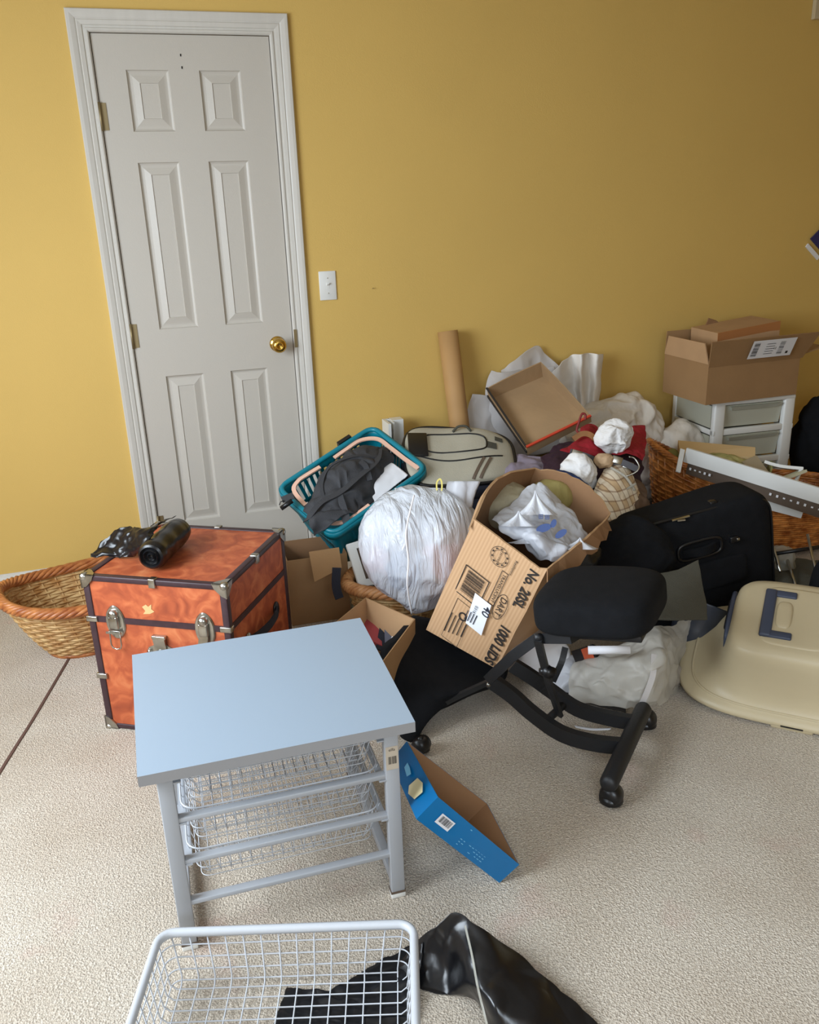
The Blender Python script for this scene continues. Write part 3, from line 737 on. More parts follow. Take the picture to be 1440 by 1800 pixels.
# shallow blue box standing on its end against the frame leg
bb = [V(732, 1440, 1.762), V(878, 1552, 1.890), V(822, 1447, 2.07), V(686, 1338, 1.955)]
bt = [V(770, 1401, 1.762), V(913, 1520, 1.884), V(857, 1413, 2.07), V(715, 1303, 1.955)]
bx = thing('blue_cardboard_tray', 'blue printed shallow cardboard box standing on its end beside the white drawer frame', 'box', (bb[1].x, bb[1].y, 0))
put('shell', carton_mb(bb, bt, .003), [M_blue, M_cardin], bx)
ex_ = (bb[1]-bb[0]); ey_ = (bt[0]-bb[0]); L_ = ex_.length; H_ = ey_.length; O_ = bb[0]
ink = mat('pale_blue_ink', (120, 188, 222), .5)
mbw = MB(); rect_mb(O_+ex_*.20+ey_*.50, ex_, ey_, L_*.15, H_*.38, mbw, .0030); bcl = put('barcode_label', mbw, M_white, bx)
mbk = MB(); bars_mb(O_+ex_*.20+ey_*.52, ex_, ey_, L_*.12, H_*.24, 14, mbk, .0036); put('barcode_bars', mbk, M_ink, bcl)
mbi = MB()
ring_mb(O_+ex_*.735+ey_*.62, ex_, ey_, .0045, .0045, .0022, mbi, .0026)
rd = random.Random(4)
for i in range(9):
    for j in range(5):
        if rd.random() < .75: rect_mb(O_+ex_*(.42+.035*i+.0*j)+ey_*(.18+.11*j+.02*(i > 4)), ex_, ey_, L_*.027*rd.uniform(.6, 1), H_*.022, mbi, .0026)
rect_mb(O_+ex_*.47+ey_*.84, ex_, ey_, L_*.1, H_*.03, mbi, .0026)
put('printing', mbi, ink, bx)
e1 = (bb[0]-bb[3]); n1 = (bt[3]-bb[3])
g = MB(); o = bb[3]+e1*.70+n1*.52
U_ = e1.normalized(); W2 = n1.normalized(); out_ = -(bb[1]-bb[0]).normalized()
pts = [(-.026, -.012), (-.010, -.022), (.020, -.014), (.026, .010), (.006, .020), (-.020, .014)]
g.add([o+U_*a+W2*b+out_*.004 for a, b in pts], [tuple(range(6))])
put('printed_picture', g, mat('cream_print', (226, 214, 170), .5), bx)
g = MB(); o = bb[3]+e1*.40+n1*.56; g.add([o+U_*a+W2*b+out_*.004 for a, b in [(-.02, -.006), (.010, -.010), (.016, .002), (-.004, .006), (-.022, .006)]], [tuple(range(5))]); put('printed_picture', g, ink, bx)

# ================================================================== printed carton lying askew on the kneeling chair
db = [V(749, 1107, 2.61), V(873, 1176, 2.52), V(982, 1085, 2.85), V(872, 1008, 2.94)]
dt = [V(833, 913, 2.40), V(959, 1007, 2.31), V(1068, 915, 2.64), V(935, 838, 2.73)]
dx = thing('printed_carton', 'open corrugated carton printed 1000 LIDS lying tilted on the black kneeling chair', 'cardboard box', (db[1].x, db[1].y, db[1].z))
mb = MB(); n = 14; rnd = random.Random(5); lt = []; lb = []; hts = []
for k in range(4):
    for i in range(n):
        t = i/n; s = math.sin(math.pi*t)
        p = lerp(dt[k], dt[(k+1) % 4], t); q = lerp(db[k], db[(k+1) % 4], t)
        upv = (p-q).normalized(); c = sum(dt, Vector())/4; o = (p-c).normalized()
        if k == 0: ad = rnd.uniform(-.001, .001); bl = 0
        elif k == 1: ad = .012+.02*s+rnd.uniform(-.003, .003); bl = .012*s
        elif k == 2: ad = .030+.035*s+rnd.uniform(-.004, .003); bl = .02*s
        else: ad = .035*(1-t)+.02*s+rnd.uniform(-.003, .003); bl = .045*s
        lt.append(p+upv*ad+o*bl); lb.append(q)
rows = [[lerp(lb[i], lt[i], f)+crump(lerp(lb[i], lt[i], f), 7, .003, 4, False) if 0 < f < 1 else lerp(lb[i], lt[i], f) for i in range(len(lt))] for f in (0, .2, .4, .6, .8, 1)]
cc = sum(lt, Vector())/len(lt); cb_ = sum(lb, Vector())/len(lb)
inn = [[p+((cc if f > .5 else cb_)-p).normalized()*.006 for p in rows[k]] for k, f in enumerate((0, .2, .4, .6, .8, 1))]
mb.grid(rows[:], 0, False, True); mb.add(lb, [tuple(reversed(range(len(lb))))], 0)
mb.grid([rows[-1], inn[-1]], 2, False, True); mb.grid(inn[::-1], 1, False, True)
ib = [p+(cc-cb_).normalized()*.01 for p in inn[0]]; mb.add(ib, [tuple(range(len(ib)))], 1)
# straighten the printed face: the first n columns lie in one plane
for r in rows: pass
M_flute = stripes('fluted_cardboard', (192, 152, 112), (202, 163, 124), 30, (dt[1]-dt[0]).normalized(), .5, .75, .8)
put('shell', mb, [M_flute, M_cardin, M_cardb], dx)
# flaps folded back along the rim, torn
fm = MB(); a, b = lt[n], lt[2*n-1]; dirr = (dt[1]-dt[0]).normalized()
fm.grid([[lt[i] for i in range(n, 2*n)], [lt[i]+(lt[i]-cc).normalized()*.02-Vector((0, 0, .035+.012*math.sin(i*2.1))) for i in range(n, 2*n)]], 0, False)
put('flap', fm, [M_cardin], dx, thick=.003)
fm = MB(); fm.grid([[lt[i % len(lt)] for i in range(3*n, 4*n+1)], [lt[i % len(lt)]+(lt[i % len(lt)]-cc).normalized()*.018-Vector((0, 0, .03)) for i in range(3*n, 4*n+1)]], 0, False)
put('flap', fm, [M_cardb], dx, thick=.003)
er = (dt[1]-dt[0]); ed = (db[0]-dt[0]+db[1]-dt[1])/2
def DP(u, v): return lerp(lerp(dt[0], dt[1], v), lerp(db[0], db[1], v), u)
rdir = ed.normalized(); udir = er.normalized(); Ld = ed.length; Wd = er.length
ik = MB(); LF = .0035; ORTHO[0] = False
def dtxt(s, u, v, size, sq=1.0, bold=0): text_mb(s, DP(u, v), rdir, udir, size, sq, ik, 0, LF, bold*2.4)
dtxt('No. 20SL', .215, .885, .042, .86, .012); dtxt('1000 LIDS', .785, .875, .044, .80, .014)
dtxt('TRANSLUCENT', .345, .60, .015, 1.0); outline_mb(DP(.345, .60), rdir, udir, .118, .021, .0018, ik, LF)
dtxt('DART', .47, .715, .030, .85, 0); ring_mb(DP(.47, .715), rdir, udir, .044, .020, .0018, ik, LF)
outline_mb(DP(.455, .31), rdir, udir, .098, .085, .0030, ik, LF); bars_mb(DP(.45, .31), rdir, udir, .080, .060, 26, ik, LF)
ring_mb(DP(.115, .46), rdir, udir, .030, .030, .0014, ik, LF); ring_mb(DP(.115, .46), rdir, udir, .020, .020, .0012, ik, LF)
for k in range(10): ring_mb(DP(.115, .46), rdir, udir, .0245, .0245, .004, ik, LF, 2, k*.63, k*.63+.25)
dtxt('CERTIFIED', .115, .46, .009); dtxt('Resilience', .125, .66, .013)
outline_mb(DP(.80, .33), rdir, udir, .150, .060, .0014, ik, LF)
ring_mb(DP(.725, .36), rdir, udir, .012, .012, .005, ik, LF)
for k in range(5): rect_mb(DP(.83, .22+.055*k), rdir, udir, .075-.006*k, .003, ik, LF)
put('printed_lettering', ik, M_ink, dx)
ORTHO[0] = False
lm = MB(); rect_mb(DP(.625, .525), (rdir*.93+udir*.10), udir, .110, .060, lm, LF+.004); ads = put('address_sticker', lm, M_label, dx)
lk = MB(); text_mb('40', DP(.565, .60), rdir, udir, .036, .95, lk, 0, LF+.0065, .01); text_mb('0316', DP(.60, .47), rdir, udir, .014, 1, lk, 0, LF+.0065)
for k in range(4): rect_mb(DP(.68, .40+.04*k), rdir, udir, .035, .003, lk, LF+.0065)
put('sticker_print', lk, mat('sticker_ink', (40, 44, 58), .6), ads)

ORTHO[0] = True
# plastic bags inside the carton
U3 = (cc-cb_).normalized()
def rim(px, py, f, dz=0):   # point a little below the rim plane, seen at the pixel
    return V(px, py, 2.40+f)
ctl = [[rim(862, 918, .10), rim(905, 880, .18), rim(948, 848, .22), rim(985, 880, .22), rim(1010, 915, .2)],
       [rim(875, 925, .08), rim(918, 898, .12), rim(960, 900, .13), rim(1000, 905, .16), rim(1030, 935, .16)],
       [rim(880, 935, .06), rim(925, 925, .05), rim(950, 930, .04), rim(990, 945, .08), rim(1032, 950, .12)],
       [rim(915, 955, .05), rim(935, 950, -.005), rim(965, 962, -.01), rim(1000, 968, .03), rim(1020, 965, .09)],
       [rim(940, 975, .06), rim(955, 985, .03), rim(975, 988, .01), rim(1000, 980, .05), rim(1015, 975, .1)]]
pb = thing('printed_carrier_bag', 'white plastic carrier bag with blue print crumpled in the lids carton', 'plastic bag', (ctl[2][2].x, ctl[2][2].y, ctl[2][2].z))
bagm = sheet(ctl, 70, 70, .013, 13, 6)
put('bag_body', bagm, M_bagw, pb, thick=.0008)
for (x, y, tx, ty) in ((946, 905, 941, 862), (912, 925, 912, 898), (925, 955, 922, 945), (1018, 965, 1020, 945)):
    b0 = rim(x, y, .05); t0 = rim(tx, ty, .03); mb = MB(); s1 = (t0-b0)
    rows = []
    for i in range(9):
        f = i/8; rr = .045*(1-f)**1.6+.0015
        rows.append([b0+s1*f+(_r*math.cos(a)+_f*math.sin(a))*rr*(1+.35*math.sin(a*5)) for a in [k*2*math.pi/30 for k in range(30)]])
    mb.grid(rows, 0, True, True); put('twisted_corner', mb, M_bagw, pb)
pm = MB(); M_bprint = mat('blue_bag_print', (62, 84, 138), .5)
for (x, y, rx, ry, rot) in ((955, 928, 14, 7, .3), (985, 938, 12, 6, .6), (972, 920, 8, 5, 1.2)):
    o = rim(x, y, .03); mb_ = [o+_r*(rx*math.cos(a)*math.cos(rot)-ry*math.sin(a)*math.sin(rot))*.0016+_u*(rx*math.cos(a)*math.sin(rot)+ry*math.sin(a)*math.cos(rot))*.0016-_f*.0 for a in [k*math.pi/8 for k in range(16)]]
    mb_ = [q+(-_f)*.012 for q in mb_]; pm.add(mb_, [tuple(range(16))])
for i, (x, y) in enumerate(((949, 908), (960, 909))):
    o = rim(x, y, .03)-_f*.02
    outline_mb(o, _r, _u, .010, .011, .0018, pm); rect_mb(o, _r, _u, .010, .0016, pm); rect_mb(o, _r, _u, .0016, .011, pm)
put('blue_print', pm, M_bprint, pb, thick=.0006)
for (x, y, r1, r2, f, lb_, ph) in ((895, 893, .085, .075, .26, 'beige plastic bag bunched at the left inside the lids carton', 2), (965, 878, .10, .06, .33, 'olive tinted plastic bag at the back inside the lids carton', 5)):
    o = put('plastic_bag', blob(V(x, y, 2.4+f), (r1, r2, .07), None, .014, 14, ph, 4), thin_plastic('bag_tint', (214, 204, 172) if ph == 2 else (186, 172, 108), .12, .35, .6, 25), label=lb_, cat='plastic bag', group='plastic bags in the lids carton')
o = put('plastic_bag', blob(V(1020, 978, 2.52), (.06, .05, .05), None, .012, 18, 8, 4), M_bplast, label='black plastic scrap in the right corner of the lids carton', cat='plastic bag')

# ================================================================== kneeling chair
kc = thing('kneeling_chair', 'black kneeling chair with padded seat and castors under the lids carton', 'chair', (1.1, -1.83, 0))
c = F(1056, 1052, .475)
Ms = pose(c, (.72, -.69, .13), (0.05, 0, 1))
def seatfn(q):
    return Vector((q.x, q.y, q.z-.25*(q.y*q.y)-.2*q.x*q.x))
put('seat', MB().superq(.150, .155, .052, .45, .5, Ms, 64, 32, fn=seatfn), M_black, kc)
put('seat_plate', MB().rbox(-.12, .12, -.10, .10, -.070, -.052, .004, M=Ms), M_blackf, kc)
kctl = [[(728, 1086, 2.66), (785, 1100, 2.72), (840, 1130, 2.72), (890, 1165, 2.66)],
        [(700, 1120, 2.58), (765, 1150, 2.60), (820, 1172, 2.60), (886, 1190, 2.58)],
        [(674, 1150, 2.52), (742, 1195, 2.48), (800, 1212, 2.47), (868, 1206, 2.52)],
        [(686, 1225, 2.46), (722, 1245, 2.43), (765, 1240, 2.44), (822, 1222, 2.50)],
        [(708, 1296, 2.41), (724, 1302, 2.39), (738, 1292, 2.40), (762, 1250, 2.44)]]
kr = sheet([[V(*p_) for p_ in r] for r in kctl], 60, 60, .003, 8, 3, sharp=False)
kn_ = len(kr.v); back = [p_+_f*.05+_u*-.004 for p_ in kr.v]
kb2 = MB(); kb2.grid([kr.v[i*60:(i+1)*60] for i in range(60)]); kb2.grid([back[i*60:(i+1)*60] for i in range(60)])
edge = [i for i in range(60)]+[i*60+59 for i in range(1, 60)]+[59*60+i for i in range(58, -1, -1)]+[i*60 for i in range(58, 0, -1)]
kb2.grid([[kr.v[i] for i in edge], [(kr.v[i]+back[i])/2+((kr.v[i]-V(775, 1180, 2.5)).normalized()*.012) for i in edge], [back[i] for i in edge]], 0, True, True)
put('knee_pad', kb2, M_black, kc, weld=True)
put('knee_bar', MB().bar(curve([F(752, 1252, .05), F(800, 1226, .08), F(870, 1194, .14)], 10), .014, .014), M_blackf, kc)
A0 = V(1068, 1385, 2.13); A1 = V(1132, 1240, 2.44); A0.z = .082; A1.z = .082
A0 = F(1068, 1382, .075); A1 = F(1133, 1243, .085)
put('base_bar', MB().tube([A0, lerp(A0, A1, .03), lerp(A0, A1, .97), A1], [.017, .023, .023, .017], 16), M_blackf, kc)
def caster(px, py, r, tp):
    g = F(px, py+10, 0); g.z = r
    cs = put('castor', MB().tube([g-Vector((.018, .012, 0)), g-Vector((.006, .004, 0)), g+Vector((.006, .004, 0)), g+Vector((.018, .012, 0))], [r*.8, r, r, r*.8], 24).tube([Vector((g.x, g.y, r)), Vector((g.x*.4+tp.x*.6, g.y*.4+tp.y*.6, tp.z-.01))], .009, 10).lathe([(0, r*.9), (r*.9, r*.55), (r*1.04, r*.1), (r*.9, 0)], Matrix.Translation((g.x, g.y, r*.35)), 20), M_bplast, kc)
caster(1074, 1404, .029, A0); caster(1135, 1270, .029, A1); caster(741, 1312, .024, F(738, 1290, .06)); caster(868, 1290, .024, F(860, 1262, .06)) if False else None
r1 = curve([F(1100, 1312, .075), F(1040, 1305, .078), F(985, 1288, .085), F(935, 1253, .12), F(900, 1222, .16), F(862, 1195, .20)], 26)
r2 = curve([F(1126, 1272, .08), F(1070, 1262, .083), F(1015, 1246, .09), F(970, 1215, .125), F(935, 1190, .17), F(900, 1168, .21)], 26)
put('rail', MB().bar(r1, .022, .040), M_blackf, kc); put('rail', MB().bar(r2, .022, .038), M_blackf, kc)
put('cross_tube', MB().tube([F(955, 1272, .10), F(990, 1240, .105)], .011, 12), M_blackf, kc)
sb0 = F(1000, 1120, .42); put('seat_beam', MB().bar([F(1010, 1118, .425), F(950, 1118, .39), F(905, 1150, .32), F(862, 1192, .225)], .035, .028), M_blackf, kc)
put('strut', MB().bar([F(946, 1125, .395), F(952, 1150, .34), F(965, 1200, .23), F(984, 1258, .11)], .020, .010).tube([F(944, 1120, .40)-_r*.006, F(944, 1120, .40)+_r*.012], .010, 12), M_blackf, kc)
kn = F(963, 1180, .275); put('adjustment_knob', MB().tube([kn-_r*.022, kn-_r*.012, kn+_r*.012, kn+_r*.022], [.008, .012, .012, .008], 14).tube([kn+_u*.0-_f*.02, kn+_f*.01], [.016, .016], 14), M_bplast, kc)
put('rail_bolt', MB().tube([F(858, 1201, .2)-_f*.01, F(858, 1201, .2)-_f*.022], .006, 8), M_steel, kc)

# ================================================================== bin bag on the carpet in front
fb = thing('black_bin_bag', 'large black plastic bag spread on the carpet under the loose wire basket', 'plastic bag', tuple(F(800, 1740, 0)))
z1 = .003
ctl = [[F(505, 1736, z1), F(540, 1738, z1+.002), F(575, 1742, z1+.004), F(640, 1706, z1+.006), F(722, 1662, z1+.02), F(742, 1655, .03)],
       [F(492, 1770, z1), F(540, 1768, .006), F(600, 1764, .006), F(650, 1745, .007), F(722, 1700, .02), F(735, 1690, .03)],
       [F(480, 1800, z1), F(530, 1800, .006), F(590, 1800, .007), F(660, 1790, .007), F(715, 1760, .012), F(728, 1730, .02)],
       [F(462, 1845, z1), F(520, 1850, .006), F(590, 1850, .006), F(660, 1845, .007), F(705, 1830, .006), F(718, 1810, .01)]]
put('flat_part', sheet(ctl, 80, 50, .0045, 26, 9, floor=.002), M_trash, fb)
ctl = [[F(712, 1668, .02), F(745, 1640, .07), F(780, 1618, .10), F(808, 1606, .115), F(850, 1638, .10), F(910, 1680, .06), F(960, 1720, .05), F(1010, 1760, .03), F(1062, 1812, .004)],
       [F(722, 1700, .012), F(752, 1668, .05), F(785, 1650, .07), F(815, 1640, .095), F(860, 1680, .09), F(905, 1715, .07), F(955, 1745, .055), F(1000, 1785, .03), F(1045, 1840, .003)],
       [F(730, 1722, .004), F(760, 1705, .02), F(790, 1700, .03), F(822, 1690, .08), F(860, 1720, .085), F(900, 1750, .07), F(945, 1785, .05), F(990, 1820, .025), F(1030, 1870, .003)],
       [F(738, 1738, .003), F(765, 1742, .004), F(795, 1748, .01), F(832, 1735, .06), F(865, 1765, .075), F(895, 1790, .06), F(935, 1820, .04), F(975, 1860, .02), F(1010, 1900, .003)],
       [F(748, 1742, .003), F(772, 1750, .003), F(805, 1752, .004), F(842, 1765, .012), F(862, 1815, .02), F(890, 1850, .02), F(925, 1880, .012), F(960, 1910, .006), F(990, 1940, .003)]]
put('folded_part', sheet(ctl, 130, 70, .009, 7, 12, floor=.003), M_trash, fb, thick=.0012)
put('bag_seam', MB().bar(curve([F(818, 1628, .108), F(830, 1680, .096), F(840, 1735, .080), F(856, 1800, .055)], 20), .004, .003, up=-_f), M_bagc, fb)
ctl = [[F(700, 1700, .012), F(722, 1668, .035), F(745, 1655, .055)], [F(706, 1760, .006), F(728, 1720, .02), F(738, 1710, .03)], [F(700, 1815, .004), F(722, 1800, .006), F(728, 1780, .01)]]
put('side_fold', sheet(ctl, 30, 40, .006, 24, 2, floor=.003), M_trash, fb, thick=.001)

# ================================================================== things against the back wall
t0 = Y(787, 582, -.055); b0 = F(822, 905, 0); 
print('tube', t0, b0)
b0 = Vector((t0.x+.055, -.20, .0))
tb = thing('cardboard_tube', 'long brown cardboard tube leaning against the yellow wall', 'tube', b0)
axv = (t0-b0).normalized(); u_ = axv.orthogonal().normalized(); v_ = axv.cross(u_)
L_ = (t0-b0).length; rr = .043
rows = [[b0+axv*(.02+(L_-.02)*f)+(u_*math.cos(a)+v_*math.sin(a))*r for a in [k*2*math.pi/36 for k in range(36)]] for f, r in ((0, rr), (.33, rr), (.66, rr), (1, rr), (1, rr-.006), (.6, rr-.006), (0, rr-.006))]
put('tube', MB().grid(rows, 0, True, True), M_kraft, tb)
ch = Y(676, 740, -.09); cx0 = ch.x; cz = ch.z; e2 = Y(708, 738, -.09).x
mb = MB(); mb.box(cx0, cx0+.012, -.15, -.05, 0, cz); mb.box(cx0+.012, cx0+.030, -.062, -.05, 0, cz); mb.box(cx0+.030, e2, -.10, -.05, 0, cz+.002); mb.box(cx0+.026, cx0+.032, -.13, -.05, 0, cz)
put('trim_offcut', mb, M_wplast, label='white upright plastic channel standing at the wall behind the teal basket', cat='trim offcut')
def sh(name, label, cat, pts, y, m_, amp=.012, sc=7, seed=1, thick=.0015, group=None, nu=50, nv=50):
    ctl = [[Y(px_, py_, y+dy) for (px_, py_, dy) in r] for r in pts]
    return put(name, sheet(ctl, nu, nv, amp, sc, seed), m_, label=label, cat=cat, thick=thick, group=group)
sh('foam_sheet', 'low grey-white foam packing sheet beside the brown tube', 'packing sheet', [[(831, 694, .0), (862, 696, .0), (900, 700, .0)], [(822, 725, 0), (860, 730, 0), (900, 735, 0)], [(820, 800, -.05), (860, 810, -.06), (905, 820, -.05)]], -.10, M_tissue, .006)
sh('foam_sheet', 'pleated foam packing sheet fanned against the wall behind the shallow carton, left one', 'packing sheet', [[(864, 652, .02), (890, 655, 0), (930, 650, .02), (975, 645, .0)], [(852, 690, 0), (890, 690, -.03), (930, 680, 0), (985, 690, 0)], [(858, 790, -.03), (900, 800, -.06), (940, 800, -.05), (990, 790, -.05)]], -.08, M_tissue, .008, 8, 3)
sh('foam_sheet', 'tallest pointed foam packing sheet on the wall above the shallow carton', 'packing sheet', [[(880, 652, .02), (915, 625, 0), (944, 608, .02), (960, 622, .02), (984, 645, .0)], [(885, 690, 0), (920, 690, -.01), (945, 690, 0), (970, 700, -.02), (990, 720, 0)], [(900, 790, -.03), (925, 800, -.03), (945, 800, -.03), (970, 790, -.02), (1000, 790, -.05)]], -.05, M_tissue, .006, 9, 5)
ctl = [[(964, 662, .0), (985, 640, -.03), (1005, 624, .02), (1022, 622, -.03), (1036, 621, .02), (1050, 622, -.02), (1061, 622, .01)],
       [(972, 690, 0), (990, 690, -.03), (1010, 690, .02), (1022, 690, -.04), (1034, 690, .02), (1046, 690, -.02), (1054, 700, .01)],
       [(1000, 760, -.05), (1010, 770, -.06), (1020, 770, -.03), (1028, 770, -.06), (1035, 770, -.03), (1042, 770, -.05), (1048, 770, -.03)]]
sh('foam_sheet', 'bright fluted white foam sheet fanned on the wall left of the white sacks', 'packing sheet', ctl, -.10, mat('white_foam', (236, 230, 222), .7), .007, 9, 8)

# white sacks
def sackfn(q, d):
    k = 1+.10*math.sin(d.x*7+d.z*5)+.06*math.sin(d.y*9-d.x*4); return Vector((q.x*k, q.y*k, q.z*(1+.05*math.sin(d.x*5))))
c1_ = Y(1112, 770, -.30); print('sack', c1_)
put('white_sack', blob((c1_.x-.03, -.19, .30), (.235, .155, .297), None, .028, 8, 3, 6, sackfn, .85, floor=.002), M_sack, label='big white cotton sack heaped against the wall left of the drawer tower', cat='sack', group='white sacks')
c2_ = Y(1204, 790, -.30)
put('white_sack', blob((c2_.x-.02, -.26, .235), (.135, .13, .232), None, .02, 9, 9, 5, sackfn, .9, floor=.002), M_sack, label='smaller grey-white sack squeezed between big sack and drawer tower', cat='sack', group='white sacks')

# drawer tower with the cartons on top
dtw = thing('drawer_tower', 'white plastic three drawer tower standing in the corner under a carton', 'drawers', (2.6, -.2, 0))
x0, x1, y0, y1, zt = 2.385, 2.79, -.40, -.05, .578
Md = Matrix.Translation((x0, y0, 0)) @ Matrix.Rotation(-.06, 4, 'Z'); w_ = x1-x0; dp_ = y1-y0
mb = MB()
mb.rbox(0, w_, 0, dp_, zt-.022, zt, .006); mb.rbox(0, w_, 0, dp_, 0, .03, .005)
for x in (0, w_-.055): mb.rbox(x, x+.055, 0, .03, .02, zt-.01, .008)
for x in (0, w_-.03): mb.rbox(x, x+.03, dp_-.03, dp_, .02, zt-.01, .004)
mb.rbox(0, w_, dp_-.008, dp_, .02, zt-.01, .003)
for k in range(1, 4): z = zt*k/4; mb.rbox(0, w_, .004, .028, z-.014, z+.014, .004); mb.rbox(0, .012, .0, dp_, z-.012, z+.012, .003); mb.rbox(w_-.012, w_, .0, dp_, z-.012, z+.012, .003)
mb.xf(Md); put('carcass', mb, M_wplast, dtw)
for k in range(4):
    z = zt*k/4; mb = MB(); a0, a1, b0_, b1 = .057, w_-.057, z+.018, z+zt/4-.018
    if k == 0: b0_ = .034
    if k == 3: b1 = zt-.026
    mb.hexa([(a0, .030, b0_), (a1, .030, b0_), (a1, dp_-.02, b0_), (a0, dp_-.02, b0_), (a0, .012, b1), (a1, .012, b1), (a1, dp_-.02, b1), (a0, dp_-.02, b1)])
    mb.hexa([(a0+.03, .006, b1-.022), (a1-.03, .006, b1-.022), (a1-.03, .03, b1-.022), (a0+.03, .03, b1-.022), (a0+.02, -.008, b1-.004), (a1-.02, -.008, b1-.004), (a1-.02, .03, b1-.004), (a0+.02, .03, b1-.004)])
    mb.xf(Md); put('drawer', mb, M_frost, dtw)
    mb = MB().box(.004, .010, .035, dp_-.01, b0_, b1); mb.xf(Md); put('side_panel', mb, M_frost, dtw)
# large open carton on the tower
cz0 = zt+.002
B_ = [Y(1252, 697, -.435), Y(1405, 683, -.435), None, None]
B_ = [Vector((2.30, -.445, cz0)), Vector((2.78, -.43, cz0)), Vector((2.80, -.12, cz0)), Vector((2.30, -.12, cz0))]
T_ = [p_+Vector((0, 0, .175)) for p_ in B_]
cb1 = thing('shipping_carton', 'open brown shipping carton with a white label on its flap on the drawer tower', 'cardboard box', (2.55, -.28, cz0))
put('shell', carton_mb(B_, T_, .005), [M_cardd, M_cardin], cb1)
ff = MB(); a, b = T_[0], T_[1]; o = Vector((-.0, -.075, .115)); wl = o.length
flap_mb(a+Vector((.0, 0, -.012)), b+Vector((.01, 0, -.012)), Vector((.03, -.45, 1)), .125, .005, -.035, ff); put('flap', ff, M_cardd, cb1)
lf = MB(); flap_mb(T_[3], T_[0], Vector((-.05, 0, 1)), .085, .005, .03, lf); put('flap', lf, M_cardb, cb1)
rf_ = MB(); flap_mb(T_[1], T_[2], Vector((1, -.1, .25)), .12, .005, .0, rf_); put('flap', rf_, M_cardd, cb1)
bf = MB(); flap_mb(T_[2], T_[3], Vector((0, .25, 1)), .10, .005, .02, bf); put('flap', bf, M_cardd, cb1)
od = Vector((.03, -.45, 1)).normalized(); ca = a+Vector((.285, 0, -.012))+od*.070; nrm = Vector((1, .03, 0)).normalized()
lm = MB(); rect_mb(ca, nrm, od, .225, .088, lm, .0045); shl = put('shipping_label', lm, M_white, cb1)
put('barcode', bars_mb(ca-nrm*.088, -od, nrm, .070, .028, 12, MB(), .0055), M_ink, shl); put('barcode', bars_mb(ca+nrm*.045, -od, nrm, .065, .026, 12, MB(), .0055, 8), M_ink, shl); lk = MB()
for k in range(5): rect_mb(ca-nrm*.015+od*(-.024+.012*k), nrm, od, .045, .0025, lk, .0055)
rect_mb(ca+nrm*.085-od*.026, nrm, od, .012, .012, lk, .0055); put('label_number', text_mb('12', ca+nrm*.012, nrm, od, .016, 1, None, 0, .0055), M_ink, shl)
put('label_print', lk, M_ink, shl)
sb = [Vector((2.40, -.36, .63)), Vector((2.72, -.36, .63)), Vector((2.74, -.14, .63)), Vector((2.42, -.14, .63))]
stp = [p_+Vector((.01, .02, .265 if i in (1, 2) else .235)) for i, p_ in enumerate(sb)]
cb2 = thing('small_carton', 'smaller closed brown carton sitting inside the shipping carton', 'cardboard box', (2.57, -.25, .63))
mb = MB().hexa(sb+stp); put('shell', mb, M_cardb, cb2)
mb = MB().hexa([lerp(stp[0], stp[1], .0)-Vector((0, .003, .04)), stp[1]-Vector((0, .003, .05)), stp[1]-Vector((0, .0, .05)), stp[0]-Vector((0, 0, .04)), stp[0]-Vector((0, .003, .0)), stp[1]-Vector((0, .003, .0)), stp[1]+Vector((0, .0, .001)), stp[0]+Vector((0, 0, .001))])
put('packing_tape', mb, mat('packing_tape', (176, 118, 72), .3), cb2)
fm = MB(); fm.hexa([stp[3]+Vector((.06, -.02, 0)), stp[3]+Vector((.15, -.02, 0)), stp[3]+Vector((.15, -.015, 0)), stp[3]+Vector((.06, -.015, 0)), stp[3]+Vector((.09, .0, .035)), stp[3]+Vector((.13, .0, .022)), stp[3]+Vector((.13, .005, .022)), stp[3]+Vector((.09, .005, .035))]); put('flap', fm, M_cardin, cb2)

# ================================================================== shallow carton leaning on the heap
lb_ = [V(928, 800, 3.37), V(1040, 742, 3.40), V(955, 662, 3.66), V(860, 702, 3.62)]
nl = -((lb_[1]-lb_[0]).cross(lb_[3]-lb_[0])).normalized()
if nl.dot(CAM-lb_[0]) < 0: nl = -nl
lt_ = [lb_[0]+nl*.045, lb_[1]+nl*.035, lb_[2]+nl*.085, lb_[3]+nl*.065]
lid = thing('shallow_carton', 'shallow open cardboard tray with a red edge leaning on the clothes heap', 'cardboard box', lb_[0])
M_cardt = mat('cardboard_tray', (166, 136, 100), .8, bump=.1, bscale=90, var=.1, vscale=9)
put('shell', carton_mb(lb_, lt_, .004, 8, .004), [M_cardt, M_cardt], lid)
mb = MB(); pts = [lerp(lt_[0], lt_[1], i/10)+nl*.002 for i in range(11)]; mb.bar(pts, .010, .006, up=nl); put('red_rim', mb, mat('red_orange_card', (196, 66, 44), .5), lid)
mb = MB(); mb.bar([lerp(lt_[3], lt_[0], i/8)+nl*.002 for i in range(9)], .008, .004, up=nl); mb.bar([lerp(lb_[3], lb_[0], i/8)+(lb_[0]-lb_[1]).normalized()*.003+nl*.02 for i in range(9)], .006, .012, up=nl); put('printed_side', mb, M_ink, lid)

